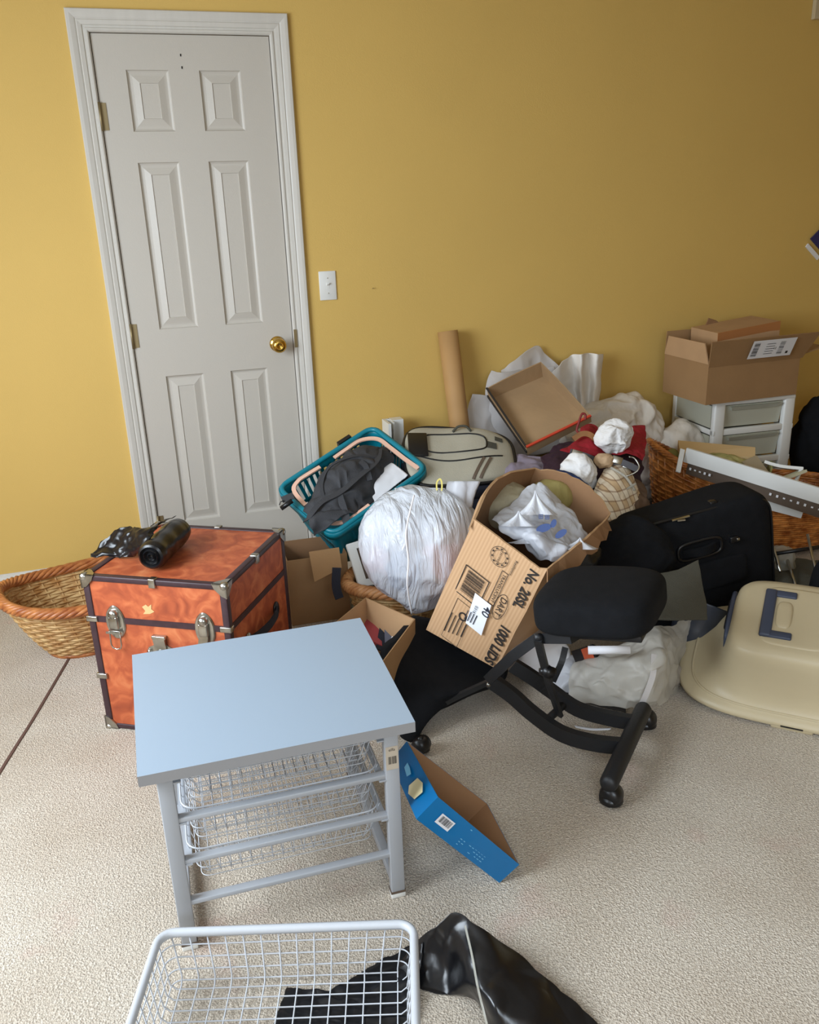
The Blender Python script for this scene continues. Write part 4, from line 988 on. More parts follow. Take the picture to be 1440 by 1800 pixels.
# ================================================================== grey backpack on a dark bin
bn = thing('dark_storage_bin', 'dark navy storage bin holding up the grey backpack', 'bin', V(815, 905, 3.2))
p0 = V(738, 832, 3.20); print('bin', p0)
exr = Vector((.96, -.16, 0)).normalized(); eyr = Vector((.16, .96, 0)).normalized()
o0 = V(735, 862, 3.22); zt_ = max(o0.z, .2)
q_ = [Vector((o0.x, o0.y, 0))+exr*a+eyr*b for a, b in ((0, 0), (.42, 0), (.42, .30), (0, .30))]
mb = MB().hexa([p_+Vector((0, 0, .001)) for p_ in q_]+[p_+(p_-sum(q_, Vector())/4)*.05+Vector((0, 0, zt_)) for p_ in q_]); put('tub', mb, M_navy, bn)
mb = MB().hexa([p_+(p_-sum(q_, Vector())/4)*.08+Vector((0, 0, zt_+.001)) for p_ in q_]+[p_+(p_-sum(q_, Vector())/4)*.08+Vector((0, 0, zt_+.02)) for p_ in q_]); put('lid', mb, M_bplast, bn)
bpM = pose(V(808, 805, 3.30), _r*.985-_u*.0+_f*.08, Vector((-.10, -.55, 1)))
bp_ = thing('grey_backpack', 'beige and grey backpack with black piping lying flat beside the teal basket', 'backpack', bpM)
def P(name, mb, m_, par=bp_, **k): return put(name, mb, m_, par, world=False, **k)
P('body', MB().superq(.225, .165, .050, .5, .55, None, 64, 20, fn=lambda q: Vector((q.x, q.y*(1-.15*q.x/.22), q.z-.035))), M_navy)
P('front_panel', MB().superq(.212, .150, .030, .6, .55, None, 64, 20, fn=lambda q: Vector((q.x, q.y*(1-.15*q.x/.22), q.z+.008+.008*math.sin(q.x*20)))), M_greyf)
def bpt(x, y, z=.0): return Vector((x, y*(1-.15*x/.22), z))
def sqz(x, y, a=.212, b=.150, c=.030):
    v = 1-(abs(x/a)**(2/.55)+abs(y/b)**(2/.55))**(.55/.6); return .008+.008*math.sin(x*20)+c*max(v, 0)**.3
loop = [bpt(.214*math.copysign(abs(math.cos(a))**.55, math.cos(a)), .152*math.copysign(abs(math.sin(a))**.55, math.sin(a)), .010) for a in [k*2*math.pi/80 for k in range(80)]]
P('piping', MB().tube(loop, .0075, 6, closed=True), M_bplast)
def surf(x, y, l=.0015): return bpt(x, y, sqz(x, y)+l)
mb = MB()
lp = [surf(-.02+.125*math.copysign(abs(math.cos(a))**.5, math.cos(a)), .045+.05*math.copysign(abs(math.sin(a))**.6, math.sin(a))) for a in [k*2*math.pi/60 for k in range(60)]]
mb.tube(lp, .003, 6, closed=True); mb.tube([surf(-.18+.34*i/30, -.02-.03*math.sin(i/30*3)) for i in range(31)], .003, 6); P('zip', mb, M_bplast)
mb = MB()
for x in (.035, .062): mb.bar([surf(x+.05*f, -.145+.10*f, .002) for f in [i/10 for i in range(11)]], .010, .003, up=(0, 0, 1))
P('strap', mb, M_brownb)
mb = MB(); mb.rbox(-.200, -.125, -.03, .095, .036, .0435, .003); P('mesh_pocket', mb, M_bplast)
for x, y, s in ((.12, .03, .022), (.155, .075, .016)):
    mb = MB(); mb.add([surf(x-s, y-s*.8, .003), surf(x+s, y-s, .003), surf(x+s*1.1, y+s*.7, .003), surf(x-s*.8, y+s, .003)], [(0, 1, 2, 3)]); P('badge', mb, M_olive)
P('haul_loop', MB().tube(curve([surf(-.02, .11, .002), surf(.0, .12, .02), surf(.03, .12, .02), surf(.05, .11, .002)], 14), .005, 8), M_olive)

# ================================================================== teal basket and what is in it
tR = [V(585, 940, 3.00), V(750, 824, 3.166), V(655, 750, 3.346), V(489, 858, 3.183)]     # rim: near, right, far, left
tn = ((tR[1]-tR[0]).cross(tR[3]-tR[0])).normalized()
tC = sum(tR, Vector())/4
tB = [tC+(p_-tC)*.80-tn*.235 for p_ in tR]
tk = thing('teal_shopping_basket', 'teal plastic slotted shopping basket with peach folded handles beside the door', 'basket', tB[0])
def rloop(c4, r, n=6, per=16):     # rounded rectangle from 4 corners
    out = []
    for k in range(4):
        p = c4[k]; a = c4[k-1]; b = c4[(k+1) % 4]; da = (a-p).normalized(); db_ = (b-p).normalized()
        s = p+da*r; e_ = p+db_*r
        for i in range(n+1):
            t = i/n; out.append(s*(1-t)**2+p*2*t*(1-t)+e_*t*t)
        nx_ = c4[(k+1) % 4]+(p-c4[(k+1) % 4]).normalized()*r
        for i in range(1, per): out.append(lerp(e_, nx_, i/per))
    return out
PER = 26
Lt = rloop(tR, .045, 6, PER); Lb = rloop(tB, .035, 6, PER); n = len(Lt)
mb = MB(); mb.tube([p_ for p_ in Lt], .0085, 8, closed=True, flat=1.0)
mb.grid([[p_+(p_-tC).normalized()*.012 for p_ in Lt], [p_+(p_-tC).normalized()*.013-tn*.030 for p_ in Lt]], 0, True, True)
put('rim', mb, M_teal, tk, thick=.003)
fr_ = [0, .10, .16, .50, .56, .90, 1]
mb = MB(); rows = [[lerp(Lt[i], Lb[i], f) for i in range(n)] for f in fr_]
vs = [p_ for r in rows for p_ in r]; fs = []
for j in range(6):
    for i in range(n):
        slot = j in (2, 4) and ((i % (PER+6)) > 6) and (i % 2 == 0)
        if slot: continue
        fs.append((j*n+i, j*n+(i+1) % n, (j+1)*n+(i+1) % n, (j+1)*n+i))
mb.add(vs, fs, 0, True); mb.add(Lb, [tuple(range(n))], 0)
put('tub', mb, M_teal, tk, thick=.0035)
def hand(pts): return MB().bar(curve(pts, 40), .016, .006, up=tn)
def inn_(k, t, d=.022, h=-.006):
    p = lerp(tR[k], tR[(k+1) % 4], t); return p+(tC-p).normalized()*d+tn*h
put('handle', hand([inn_(1, .05, .02), inn_(1, .3), inn_(1, .6), inn_(1, .85, .03), inn_(2, .12, .03), inn_(2, .30), inn_(2, .45)]), M_peach, tk)
put('handle', hand([inn_(2, .62), inn_(2, .75), inn_(2, .88, .03), inn_(3, .10, .04), inn_(3, .5, .02), inn_(3, .85, .03), inn_(0, .12, .03), inn_(0, .3, .02), inn_(0, .4, .02)]), M_peach, tk)
put('handle_lug', MB().box(-.03, .03, -.008, .008, -.02, .02, M=pose(lerp(tR[2], tR[3], .3)+(lerp(tR[2], tR[3], .3)-tC).normalized()*.02-tn*.01, (tR[3]-tR[2]), tn)), M_bplast, tk)
# papers, then the duffel
pc = lerp(tR[0], tR[1], .62); 
def TP(s, t, h=0):   # s along near edge, t towards the far edge
    return lerp(lerp(tR[0], tR[1], s), lerp(tR[3], tR[2], s), t)+tn*h
put('white_papers', sheet([[TP(.30, .10, -.05), TP(.6, .12, -.03), TP(.88, .15, -.03)], [TP(.34, .25, -.02), TP(.62, .3, -.01), TP(.86, .35, -.015)], [TP(.4, .45, -.04), TP(.66, .5, -.03), TP(.84, .6, -.04)]], 30, 30, .004, 12, 4), M_white, label='white paper sheets showing along the front edge of the teal basket', cat='papers', thick=.004)
dfl = thing('charcoal_duffel_bag', 'charcoal nylon bag with straps slumped in the teal basket', 'bag', TP(.5, .5, -.06))
ctl = [[TP(.06, .70, -.10), TP(.26, .80, -.08), TP(.5, .88, -.05), TP(.7, .90, -.06), TP(.90, .84, -.10)],
       [TP(.02, .55, -.01), TP(.26, .66, .02), TP(.50, .72, .045), TP(.72, .74, .04), TP(.94, .66, -.03)],
       [TP(-.03, .40, .025), TP(.2, .48, .05), TP(.46, .52, .065), TP(.70, .52, .045), TP(.92, .48, -.01)],
       [TP(-.07, .24, .03), TP(.1, .26, .04), TP(.3, .32, .045), TP(.5, .32, .03), TP(.76, .38, -.02)],
       [TP(-.11, .12, -.01), TP(.04, .07, .015), TP(.18, .08, .01), TP(.36, .10, -.01), TP(.56, .18, -.05)]]
put('bag_body', sheet(ctl, 110, 80, .026, 8, 21), M_char, dfl, thick=.004)
def strap(pts, w=.022, name='strap', m_=None): return put(name, MB().bar(curve(pts, 40), w, .004, up=tn), m_ or M_char, dfl)
strap([TP(-.08, .33, .02), TP(-.05, .28, .045), TP(.1, .32, .055), TP(.28, .30, .05), TP(.5, .34, .05), TP(.72, .42, .035), TP(.85, .60, .015)])
strap([TP(.1, .2, .035), TP(.2, .5, .055), TP(.38, .66, .065), TP(.6, .6, .06), TP(.8, .45, .02)], .012)
strap([TP(.16, .02, .0), TP(.22, .2, .035), TP(.26, .32, .05)], .030)
strap([TP(.56, .28, .02), TP(.60, .40, .05), TP(.60, .5, .055)], .020)
o = V(505, 888, 3.06); put('buckle', MB().tube([o-_r*.022-_u*.012, o+_r*.018+_u*.016], .009, 10).tube([o-_r*.028, o-_r*.024+_u*.012, o-_r*.012+_u*.016], .002, 6), M_bplast, dfl)
put('buckle_clip', MB().box(-.022, .022, -.004, .004, -.012, .012, M=pose(V(506, 875, 3.07), _r+_u*.4, _u)), M_bplast, dfl)

# ================================================================== boxes under the teal basket
q_ = [F(500, 1110, 0), F(606, 1096, 0), None, None]
z_ = .275; a = F(503, 978, z_); b = F(600, 965, z_)
exx = (b-a); exx.z = 0; exx = exx.normalized(); eyy = Vector((-exx.y, exx.x, 0)); 
lw = (b-a).dot(exx)
Bc = [Vector((a.x, a.y, .001)), Vector((a.x, a.y, .001))+exx*(lw+.02), Vector((a.x, a.y, .001))+exx*(lw+.02)+eyy*.2, Vector((a.x, a.y, .001))+eyy*.2]
mbx = thing('moving_carton', 'tall brown carton standing between trunk and basket with a flap hanging out', 'cardboard box', Bc[0])
put('shell', carton_mb(Bc, [p_+Vector((0, 0, z_-.02)) for p_ in Bc], .004), [M_cardd, M_cardin], mbx)
fp = [V(543, 970, 2.98), V(596, 962, 3.0), V(601, 998, 2.96), V(553, 1023, 2.93)]
put('flap', MB().hexa([p_+_f*.003 for p_ in fp]+fp), M_cardd, mbx)
hm = MB(); hp = curve([V(592, 998, 2.955), V(591, 1030, 2.94), V(597, 1052, 2.93)], 8); hm.bar(hp, .030, .006, up=-_f); put('strap_end', hm, M_navy, mbx)
# picture frame
pf = [V(632, 1032, 2.96), V(730, 1015, 3.04), V(716, 925, 3.12), V(609, 957, 3.04)]
pfo = thing('white_picture_frame', 'white picture frame standing behind the stuffed white bag', 'picture frame', pf[0])
pn_ = (pf[1]-pf[0]).cross(pf[3]-pf[0]).normalized(); pn_ = -pn_ if pn_.dot(CAM-pf[0]) < 0 else pn_
pcn = sum(pf, Vector())/4
ins_ = [p_+(pcn-p_)*.28 for p_ in pf]
mb = MB()
for k in range(4):
    k2 = (k+1) % 4; mb.hexa([pf[k]-pn_*.012, pf[k2]-pn_*.012, ins_[k2]-pn_*.012, ins_[k]-pn_*.012, pf[k], pf[k2], ins_[k2], ins_[k]])
put('frame', mb, M_wplast, pfo); put('picture', MB().hexa([p_-pn_*.011 for p_ in ins_]+[p_-pn_*.006 for p_ in ins_]), M_brownb, pfo)
# small basket end seen beside the carton of books
wb2 = thing('small_wicker_basket', 'small wicker basket with a thick plaited rim half hidden behind the book carton', 'basket', F(690, 1040, 0))
Mq = Matrix.Translation(F(692, 1030, .17)*1) ; cxy = F(694, 1018, .19)
wicker(wb2, 0, 0, 0, .165, .12, .12, .08, .185, 14, 26, M_wick, M_wickp, M=Matrix.Translation((cxy.x, cxy.y, .003)) @ Matrix.Rotation(-.5, 4, 'Z'), rim_r=.019, strands=5)
# carton of books
zc = .235
Tq = [F(570, 1110, zc), F(668, 1170, zc), F(730, 1088, zc), F(643, 1050, zc)]
Bq = [Vector((p_.x, p_.y, .001)) for p_ in Tq]; cq = sum(Bq, Vector())/4; Bq = [cq+(p_-cq)*.95 for p_ in Bq]; 
bkx = thing('book_carton', 'open carton of papers and booklets tucked behind the pale laminate top', 'cardboard box', cq)
put('shell', carton_mb(Bq, Tq, .004), [M_cardd, M_cardb], bkx)
def slab(name, label, cat, c4, th, m_, zlo=.0, group=None, extra=None):
    nrm_ = (c4[1]-c4[0]).cross(c4[3]-c4[0]).normalized(); nrm_ = -nrm_ if nrm_.dot(CAM-c4[0]) < 0 else nrm_
    mb = MB().hexa([p_-nrm_*th for p_ in c4]+list(c4))
    if extra:
        t = thing(name, label, cat, c4[0], group); put('cover', mb, m_, t); extra(t, nrm_); return t
    return put(name, mb, m_, label=label, cat=cat, group=group)
slab('red_folder', 'dusty red folder standing in the book carton', 'folder', [V(640, 1120, 2.72), V(672, 1135, 2.70), V(668, 1088, 2.78), V(628, 1072, 2.82)], .012, M_redcard)
def cdart(t, n_):
    q = [V(677, 1130, 2.688), V(688, 1136, 2.681), V(694, 1112, 2.723), V(676, 1104, 2.733)]
    put('cover_picture', MB().hexa([p_+n_*.001 for p_ in q]+[p_+n_*.002 for p_ in q]), mat('photo_grey', (96, 100, 118), .4), t)
    a_, b_ = V(676, 1099, 2.745), V(689, 1105, 2.735); tm = MB(); text_mb('Dolly', (a_+b_)/2+n_*.004, (b_-a_), _u, .012, 1, tm, 0, .001); put('cover_lettering', tm, M_label, t)
slab('dark_booklet', 'black booklet with a grey photograph on its cover in the book carton', 'booklet', [V(660, 1140, 2.70), V(686, 1148, 2.68), V(699, 1108, 2.73), V(670, 1090, 2.76)], .006, M_navy, extra=cdart)
slab('white_booklet', 'white booklet leaning against the black one in the book carton', 'booklet', [V(674, 1150, 2.66), V(690, 1140, 2.66), V(706, 1115, 2.70), V(694, 1108, 2.72)], .005, M_white)
slab('wooden_block', 'pale wooden block at the back of the book carton', 'block', [V(686, 1102, 2.76), V(702, 1112, 2.74), V(705, 1105, 2.76), V(690, 1095, 2.78)], .02, mat('pale_wood', (210, 180, 130), .6))

# ================================================================== stuffed white plastic bag
wb_ = thing('stuffed_white_bag', 'round stuffed white translucent plastic bag left of the lids carton', 'plastic bag', V(725, 1080, 2.72))
def bfn(q, d):
    k = 1.0
    if d.z < 0: k = 1-.50*abs(d.z)**2.2
    q = Vector((q.x*k, q.y*k, q.z*(1.12 if d.z < 0 else 1)))
    a = math.atan2(d.y, d.x); q += Vector((d.x, d.y, 0))*.004*math.sin(a*9+d.z*2)
    return q
Mbg = pose((0, 0, 0), _r*.97+_u*.0, _u)
put('bag_skin', blob(V(738, 958, 2.85), (.203, .17, .200), Mbg, .020, 6, 11, 6, bfn, .92), thin_plastic('stuffed_bag_plastic', (240, 245, 252), .17, .2, 1.0, 9, (3.2, 1, .5), (0, .75, 0), .03), wb_)
for nm, px_, py_, r_, m_ in (('pink_garment', 672, 985, .05, M_pink), ('pink_garment', 786, 985, .085, M_pink), ('pale_blue_garment', 715, 1000, .075, M_bluecl), ('grey_garment', 770, 925, .085, mat('grey_cloth', (176, 180, 190), .8)), ('white_garment', 690, 925, .09, M_white)):
    put('contents', blob(V(px_, py_, 2.84), (r_, r_, r_), None, .03, 9, 2, 4), m_, wb_)
put('side_seam', MB().tube(curve([V(728, 870, 2.68), V(714, 935, 2.655), V(718, 985, 2.652), V(716, 1030, 2.66), V(724, 1080, 2.74)], 30), .0028, 6), M_white, wb_)
def ear(name, px0, py0, px1, py1, d, r0, m_):
    b_ = V(px0, py0, d); t_ = V(px1, py1, d+.02); rows = []
    for i in range(12):
        f = i/11; rr = r0*(1-.55*f+.5*f*f)
        rows.append([lerp(b_, t_, f)+(_r*math.cos(a)*1.1+_f*math.sin(a)*.35)*rr*(1+.22*math.sin(a*4+f*3)) for a in [k*2*math.pi/36 for k in range(36)]])
    put(name, MB().grid(rows, 0, True, True), m_, wb_, thick=.001)
ear('gathered_top', 800, 892, 816, 846, 2.80, .045, M_bagw); ear('gathered_top', 745, 880, 738, 858, 2.80, .07, M_bagw)
put('drawstring', MB().bar(curve([V(768, 862, 2.79), V(768, 848, 2.79), V(774, 842, 2.79), V(777, 852, 2.79), V(776, 866, 2.79)], 20), .005, .002, up=-_f), mat('yellow_drawstring', (222, 206, 110), .5), wb_)

# ================================================================== heap of clothes
def pile_sheet(name, label, cat, ctl, m_, amp=.012, sc=12, seed=1, thick=.004, nu=50, nv=50, group=None, kind=None):
    return put(name, sheet([[V(*p_) for p_ in r] for r in ctl], nu, nv, amp, sc, seed), m_, label=label, cat=cat, thick=thick, group=group)
h0 = V(1010, 880, 3.30)
put('dark_filler_heap', blob((1.62, -.62, .12), (.36, .34, .26), None, .03, 6, 4, 5, floor=.002), M_maroon, label='low heap of dark plum garments added to darken gaps between the lids carton and the wall', cat='clothes')  # hidden filler mound, added so gaps in the heap look dark
put('dark_filler_bundle', blob((1.50, -.32, .16), (.26, .20, .24), None, .025, 7, 14, 5, floor=.002), M_navy, label='dark navy garment bundle added to darken the gap under the shallow carton by the wall', cat='clothes')  # added dark filler that stands in for shade behind the tray
pile_sheet('lilac_shirt', 'greyish lilac shirt spread beside the backpack under the shallow carton', 'shirt', [[(890, 812, 3.30), (920, 800, 3.33), (965, 805, 3.30)], [(885, 835, 3.20), (920, 830, 3.18), (968, 835, 3.18)], [(880, 870, 3.05), (925, 870, 3.04), (965, 870, 3.05)]], mat('lilac_cloth', (140, 130, 146), .85), .014, 12, 3)
pile_sheet('plum_garment', 'dark plum garment draped over the heap below the red edged tray', 'clothes', [[(950, 805, 3.20), (985, 780, 3.26), (1040, 775, 3.28), (1100, 795, 3.25), (1130, 805, 3.25)], [(955, 830, 3.14), (990, 810, 3.15), (1040, 800, 3.16), (1090, 815, 3.15), (1130, 830, 3.15)], [(965, 860, 3.05), (1000, 840, 3.05), (1045, 850, 3.04), (1075, 870, 3.02), (1120, 880, 3.02)], [(975, 900, 2.95), (1010, 905, 2.93), (1045, 920, 2.92), (1070, 935, 2.92), (1110, 930, 2.94)]], M_maroon, .012, 11, 7)
pile_sheet('red_cloth', 'bright red cloth lying against the left end of the wicker hamper', 'cloth', [[(1035, 748, 3.36), (1068, 760, 3.34), (1100, 752, 3.34), (1135, 750, 3.36)], [(1040, 772, 3.26), (1070, 785, 3.22), (1100, 780, 3.20), (1135, 782, 3.22)], [(1050, 792, 3.18), (1080, 800, 3.14), (1105, 800, 3.12), (1130, 812, 3.14)]], M_red, .010, 10, 5)
pile_sheet('red_blouse', 'dark red blouse hanging below the wooden hanger', 'clothes', [[(1020, 752, 3.30), (1035, 745, 3.31), (1048, 752, 3.3)], [(1015, 775, 3.20), (1040, 775, 3.18), (1062, 790, 3.18)], [(985, 792, 3.13), (1025, 798, 3.12), (1062, 808, 3.12)]], M_red, .008, 12, 8)
hg = thing('wooden_hanger', 'wooden hanger with a red covered hook on the clothes heap', 'hanger', V(1025, 762, 3.2))
put('bar', MB().bar(curve([V(1008, 772, 3.17), V(1022, 763, 3.17), V(1036, 764, 3.17), V(1050, 775, 3.17)], 16), .020, .010, up=-_f), M_wood, hg)
put('hook', MB().tube(curve([V(1022, 762, 3.17), V(1014, 757, 3.17), V(1018, 742, 3.17), V(1023, 728, 3.17), V(1029, 729, 3.17), V(1029, 738, 3.17)], 24), .0045, 8), mat('dark_red_cord', (120, 30, 30), .6), hg)
def lump(name, label, cat, px_, py_, d, rx, rz, ry, m_, amp, sc, seed, sub=5, e=1, M=None, fn=None, group=None):
    return put(name, blob(V(px_, py_, d), (rx, ry, rz), M or pose((0, 0, 0), _r, _u), amp, sc, seed, sub, fn, e), m_, label=label, cat=cat, group=group)
lump('white_shirt_bundle', 'white shirt bundled in a ball behind the lids carton', 'shirt', 1016, 836, 3.02, .068, .075, .06, M_wcloth, .018, 12, 3)
lump('denim_garment', 'blue denim garment arching behind the lids carton rim', 'clothes', 1000, 857, 2.96, .085, .05, .06, M_denim, .010, 14, 4, M=pose((0, 0, 0), _r*.85-_u*.5, _u))
lump('white_crumpled_blouse', 'small crumpled white blouse on the red cloth', 'clothes', 1078, 768, 3.14, .062, .058, .045, M_wcloth, .020, 13, 9)
lump('beige_knotted_cloth', 'beige cloth knotted above the plaid shirt', 'cloth', 1062, 810, 3.04, .035, .026, .03, mat('tan_cloth', (190, 160, 126), .85), .008, 20, 5)
pile_sheet('plaid_shirt', 'beige and brown plaid shirt hanging in folds beside the lids carton', 'shirt', [[(1062, 826, 3.05), (1082, 816, 3.05), (1100, 822, 3.04), (1112, 838, 3.04)], [(1048, 855, 2.98), (1075, 850, 2.95), (1100, 855, 2.95), (1124, 868, 2.98)], [(1042, 880, 2.92), (1070, 885, 2.88), (1095, 892, 2.88), (1120, 898, 2.92)], [(1048, 905, 2.86), (1070, 918, 2.84), (1090, 920, 2.84), (1110, 912, 2.88)]], M_plaid, .007, 14, 6, nu=60)
st_ = thing('grey_folding_strap', 'grey metal and webbing strap lying across the clothes heap', 'strap', V(1060, 810, 3.06))
put('webbing', MB().bar(curve([V(1002, 794, 3.10), V(1030, 802, 3.09), V(1060, 814, 3.05), V(1090, 812, 3.03), V(1122, 826, 3.0)], 30), .022, .006, up=-_f), mat('dark_grey_web', (66, 64, 68), .6), st_)
for px_, py_ in ((1014, 798), (1085, 809), (1104, 818)): put('metal_slider', MB().rbox(-.018, .018, -.006, .006, -.013, .013, .002, M=pose(V(px_, py_, 3.03), _r-_u*.3, _u)), M_steel, st_)
ho = thing('plastic_hanger', 'clear plastic hanger tangled above the plaid shirt', 'hanger', V(1110, 850, 2.98))
put('arms', MB().tube(curve([V(1074, 822, 3.0), V(1100, 838, 2.97), V(1116, 862, 2.95)], 10), .005, 8).tube(curve([V(1118, 850, 2.95), V(1100, 862, 2.94), V(1092, 878, 2.94)], 10), .004, 8), M_bagc, ho)
put('hook', MB().tube(curve([V(1100, 838, 2.97), V(1118, 830, 2.96), V(1124, 820, 2.96), V(1116, 806, 2.97), V(1106, 803, 2.97)], 16), .003, 6), M_steel, ho)
pile_sheet('brown_garment', 'brown garment lying between plaid shirt and wicker hamper', 'clothes', [[(1100, 835, 3.08), (1118, 840, 3.06), (1132, 850, 3.05)], [(1102, 865, 3.0), (1120, 875, 2.97), (1140, 885, 2.98)], [(1108, 900, 2.9), (1125, 915, 2.88), (1150, 915, 2.9)]], mat('brown_cloth', (96, 74, 56), .9), .012, 14, 2)

# ================================================================== wicker hamper with odds and ends
hm_ = thing('wicker_hamper', 'big orange-brown oval wicker hamper full of odds and ends in front of the drawer tower', 'basket', (2.25, -.72, 0))
L0 = F(1128, 775, .43); print('hamper end', L0)
Mh = Matrix.Translation((2.41, -.645, .03)) @ Matrix.Rotation(-.27, 4, 'Z') @ Matrix.Rotation(.03, 4, 'Y')
wicker(hm_, 0, 0, 0, .45, .235, .36, .17, .225, 22, 42, M_wicko, M_wicko, lambda a: .20*max(0, -math.cos(a))**1.25, ex=.92, rim_r=.012, sr=.0056, M=Mh)
def box4(name, label, cat, a, b, w, t, m_, up=(0, 0, 1), group=None, par=None):
    a = Vector(a); b = Vector(b); mb = MB().bar([a, b], w, t, up=up)
    return put(name, mb, m_, par, label=label, cat=cat, group=group)
a_ = V(1196, 822, 3.40); b_ = V(1440, 905, 3.26); d_ = (b_-a_).normalized()
rl = thing('slatted_rail', 'long white rail with a brown slotted face lying across the wicker hamper', 'rail', a_)
a_ = V(1202, 812, 3.38); b_ = V(1462, 893, 3.08); upn = (_u*.95-_f*.35); d_ = (b_-a_).normalized(); up2 = (upn-d_*upn.dot(d_)).normalized(); nn_ = d_.cross(up2)
if nn_.dot(_f) > 0: nn_ = -nn_
put('white_top', MB().bar([a_+up2*.031, b_+up2*.031], .012, .058, up=up2), M_wplast, rl)
put('brown_face', MB().bar([a_+_r*.02-up2*.024-nn_*.004, b_-up2*.024-nn_*.004], .014, .051, up=up2), M_brownb, rl)
sl_ = MB()
for f in [.06+.035*i for i in range(5)]+[.62+.045*i for i in range(8)]: rect_mb(lerp(a_, b_, f)-up2*.018+nn_*.004, d_, up2, .008, .006 if int(f*100) % 2 else .010, sl_, .0008)
put('slots', sl_, M_white, rl)
put('lower_board', MB().bar([V(1290, 868, 3.33), V(1412, 900, 3.25)], .012, .050, up=up2), M_wplast, label='second white board under the slotted rail in the hamper', cat='board')
put('ice_stick', MB().bar([V(1192, 830, 3.32), V(1200, 790, 3.36)], .018, .006, up=-_f), M_wplast, label='short upright cream plastic stake at the left end of the slotted rail', cat='stake')
ct = [V(1192, 774, 3.55), V(1328, 786, 3.47), V(1328, 804, 3.42), V(1196, 796, 3.46)]
put('beige_long_carton', MB().hexa([p_-Vector((0, 0, .05)) for p_ in ct[::-1]]+ct[::-1]), mat('manila_card', (206, 176, 128), .7), label='long beige flat carton lying across the back of the wicker hamper', cat='cardboard box')
lump('green_cloth', 'mottled green cloth stuffed in the middle of the wicker hamper', 'cloth', 1262, 818, 3.44, .12, .05, .07, M_green, .014, 13, 4)
lump('olive_bag', 'small olive pouch at the left inside the wicker hamper', 'pouch', 1183, 803, 3.50, .026, .034, .03, mat('olive_cloth', (122, 116, 60), .85), .006, 16, 4)
fp2 = [V(1304, 812, 3.38), V(1330, 800, 3.42), V(1358, 838, 3.34), V(1340, 842, 3.32)]
put('card_flap', MB().hexa([p_+_f*.004 for p_ in fp2]+fp2), mat('grey_card', (170, 156, 130), .8), label='grey-beige card sticking up behind the white rail', cat='card')
wf = thing('open_book', 'white edged open booklet propped at the right end of the hamper', 'book', V(1380, 830, 3.35))
put('upper_board', MB().bar(curve([V(1344, 812, 3.40), V(1372, 820, 3.38), V(1410, 824, 3.36)], 12), .050, .012, up=_u), M_wplast, wf)
put('lower_board', MB().bar(curve([V(1352, 848, 3.32), V(1380, 840, 3.33), V(1412, 828, 3.35)], 12), .045, .010, up=_u), mat('cream_card', (206, 204, 176), .7), wf)
put('spine', MB().bar([V(1410, 822, 3.35), V(1400, 845, 3.32), V(1398, 858, 3.31)], .012, .008, up=_u), M_wplast, wf)
put('pages', MB().bar(curve([V(1352, 818, 3.42), V(1352, 832, 3.40), V(1346, 846, 3.38)], 8), .06, .006, up=_r), M_green, wf)
put('red_pen', MB().tube([V(1390, 850, 3.33), V(1424, 853, 3.31)], .005, 8), mat('red_plastic', (170, 40, 50), .4), label='red and white stick poking out right of the propped booklet', cat='stick')
put('dark_stuffing', blob(tuple(Vector((2.43, -.65, .15))), (.30, .13, .09), Matrix.Rotation(-.27, 3, 'Z').to_4x4(), .02, 9, 5, 5), M_maroon, label='dark red cloth filling the bottom of the wicker hamper', cat='cloth')

# things cut by the right edge of the picture
put('black_coat', blob((2.98, -.42, .28), (.13, .17, .285), None, .03, 6, 6, 5, floor=.003), M_black, label='black coat heaped at the right edge beside the drawer tower', cat='coat')
lg = thing('folding_stand', 'thin chrome legged stand half hidden behind the wicker hamper', 'stand', F(1400, 1020, 0))
for a0_, b0_ in (((1385, 985, 2.95), (1402, 1042, 2.80)), ((1420, 940, 2.95), (1440, 1030, 2.80)), ((1350, 930, 3.0), (1372, 1005, 2.85))): put('leg', MB().tube([V(*a0_), V(*b0_)], .005, 8), M_steel, lg)
put('cross_rod', MB().tube([V(1352, 975, 2.93), V(1462, 958, 2.93)], .007, 8), M_bplast, lg)
lump('clear_plastic_wrap', 'clear crumpled plastic wrap between suitcase and hamper', 'plastic wrap', 1375, 985, 3.0, .04, .05, .05, M_bagc, .016, 16, 7)
pile_sheet('olive_blanket', 'dark olive blanket on the floor under the right end of the hamper', 'blanket', [[(1340, 985, 3.08), (1390, 985, 3.05), (1460, 985, 3.0)], [(1345, 1010, 2.95), (1395, 1015, 2.9), (1460, 1020, 2.88)], [(1350, 1045, 2.85), (1400, 1050, 2.8), (1460, 1060, 2.78)]], M_olive, .010, 10, 3)
lump('black_shoulder_bag', 'black bag at the right edge behind the beige plastic hood', 'bag', 1456, 1040, 2.72, .055, .11, .06, M_black, .006, 12, 7)

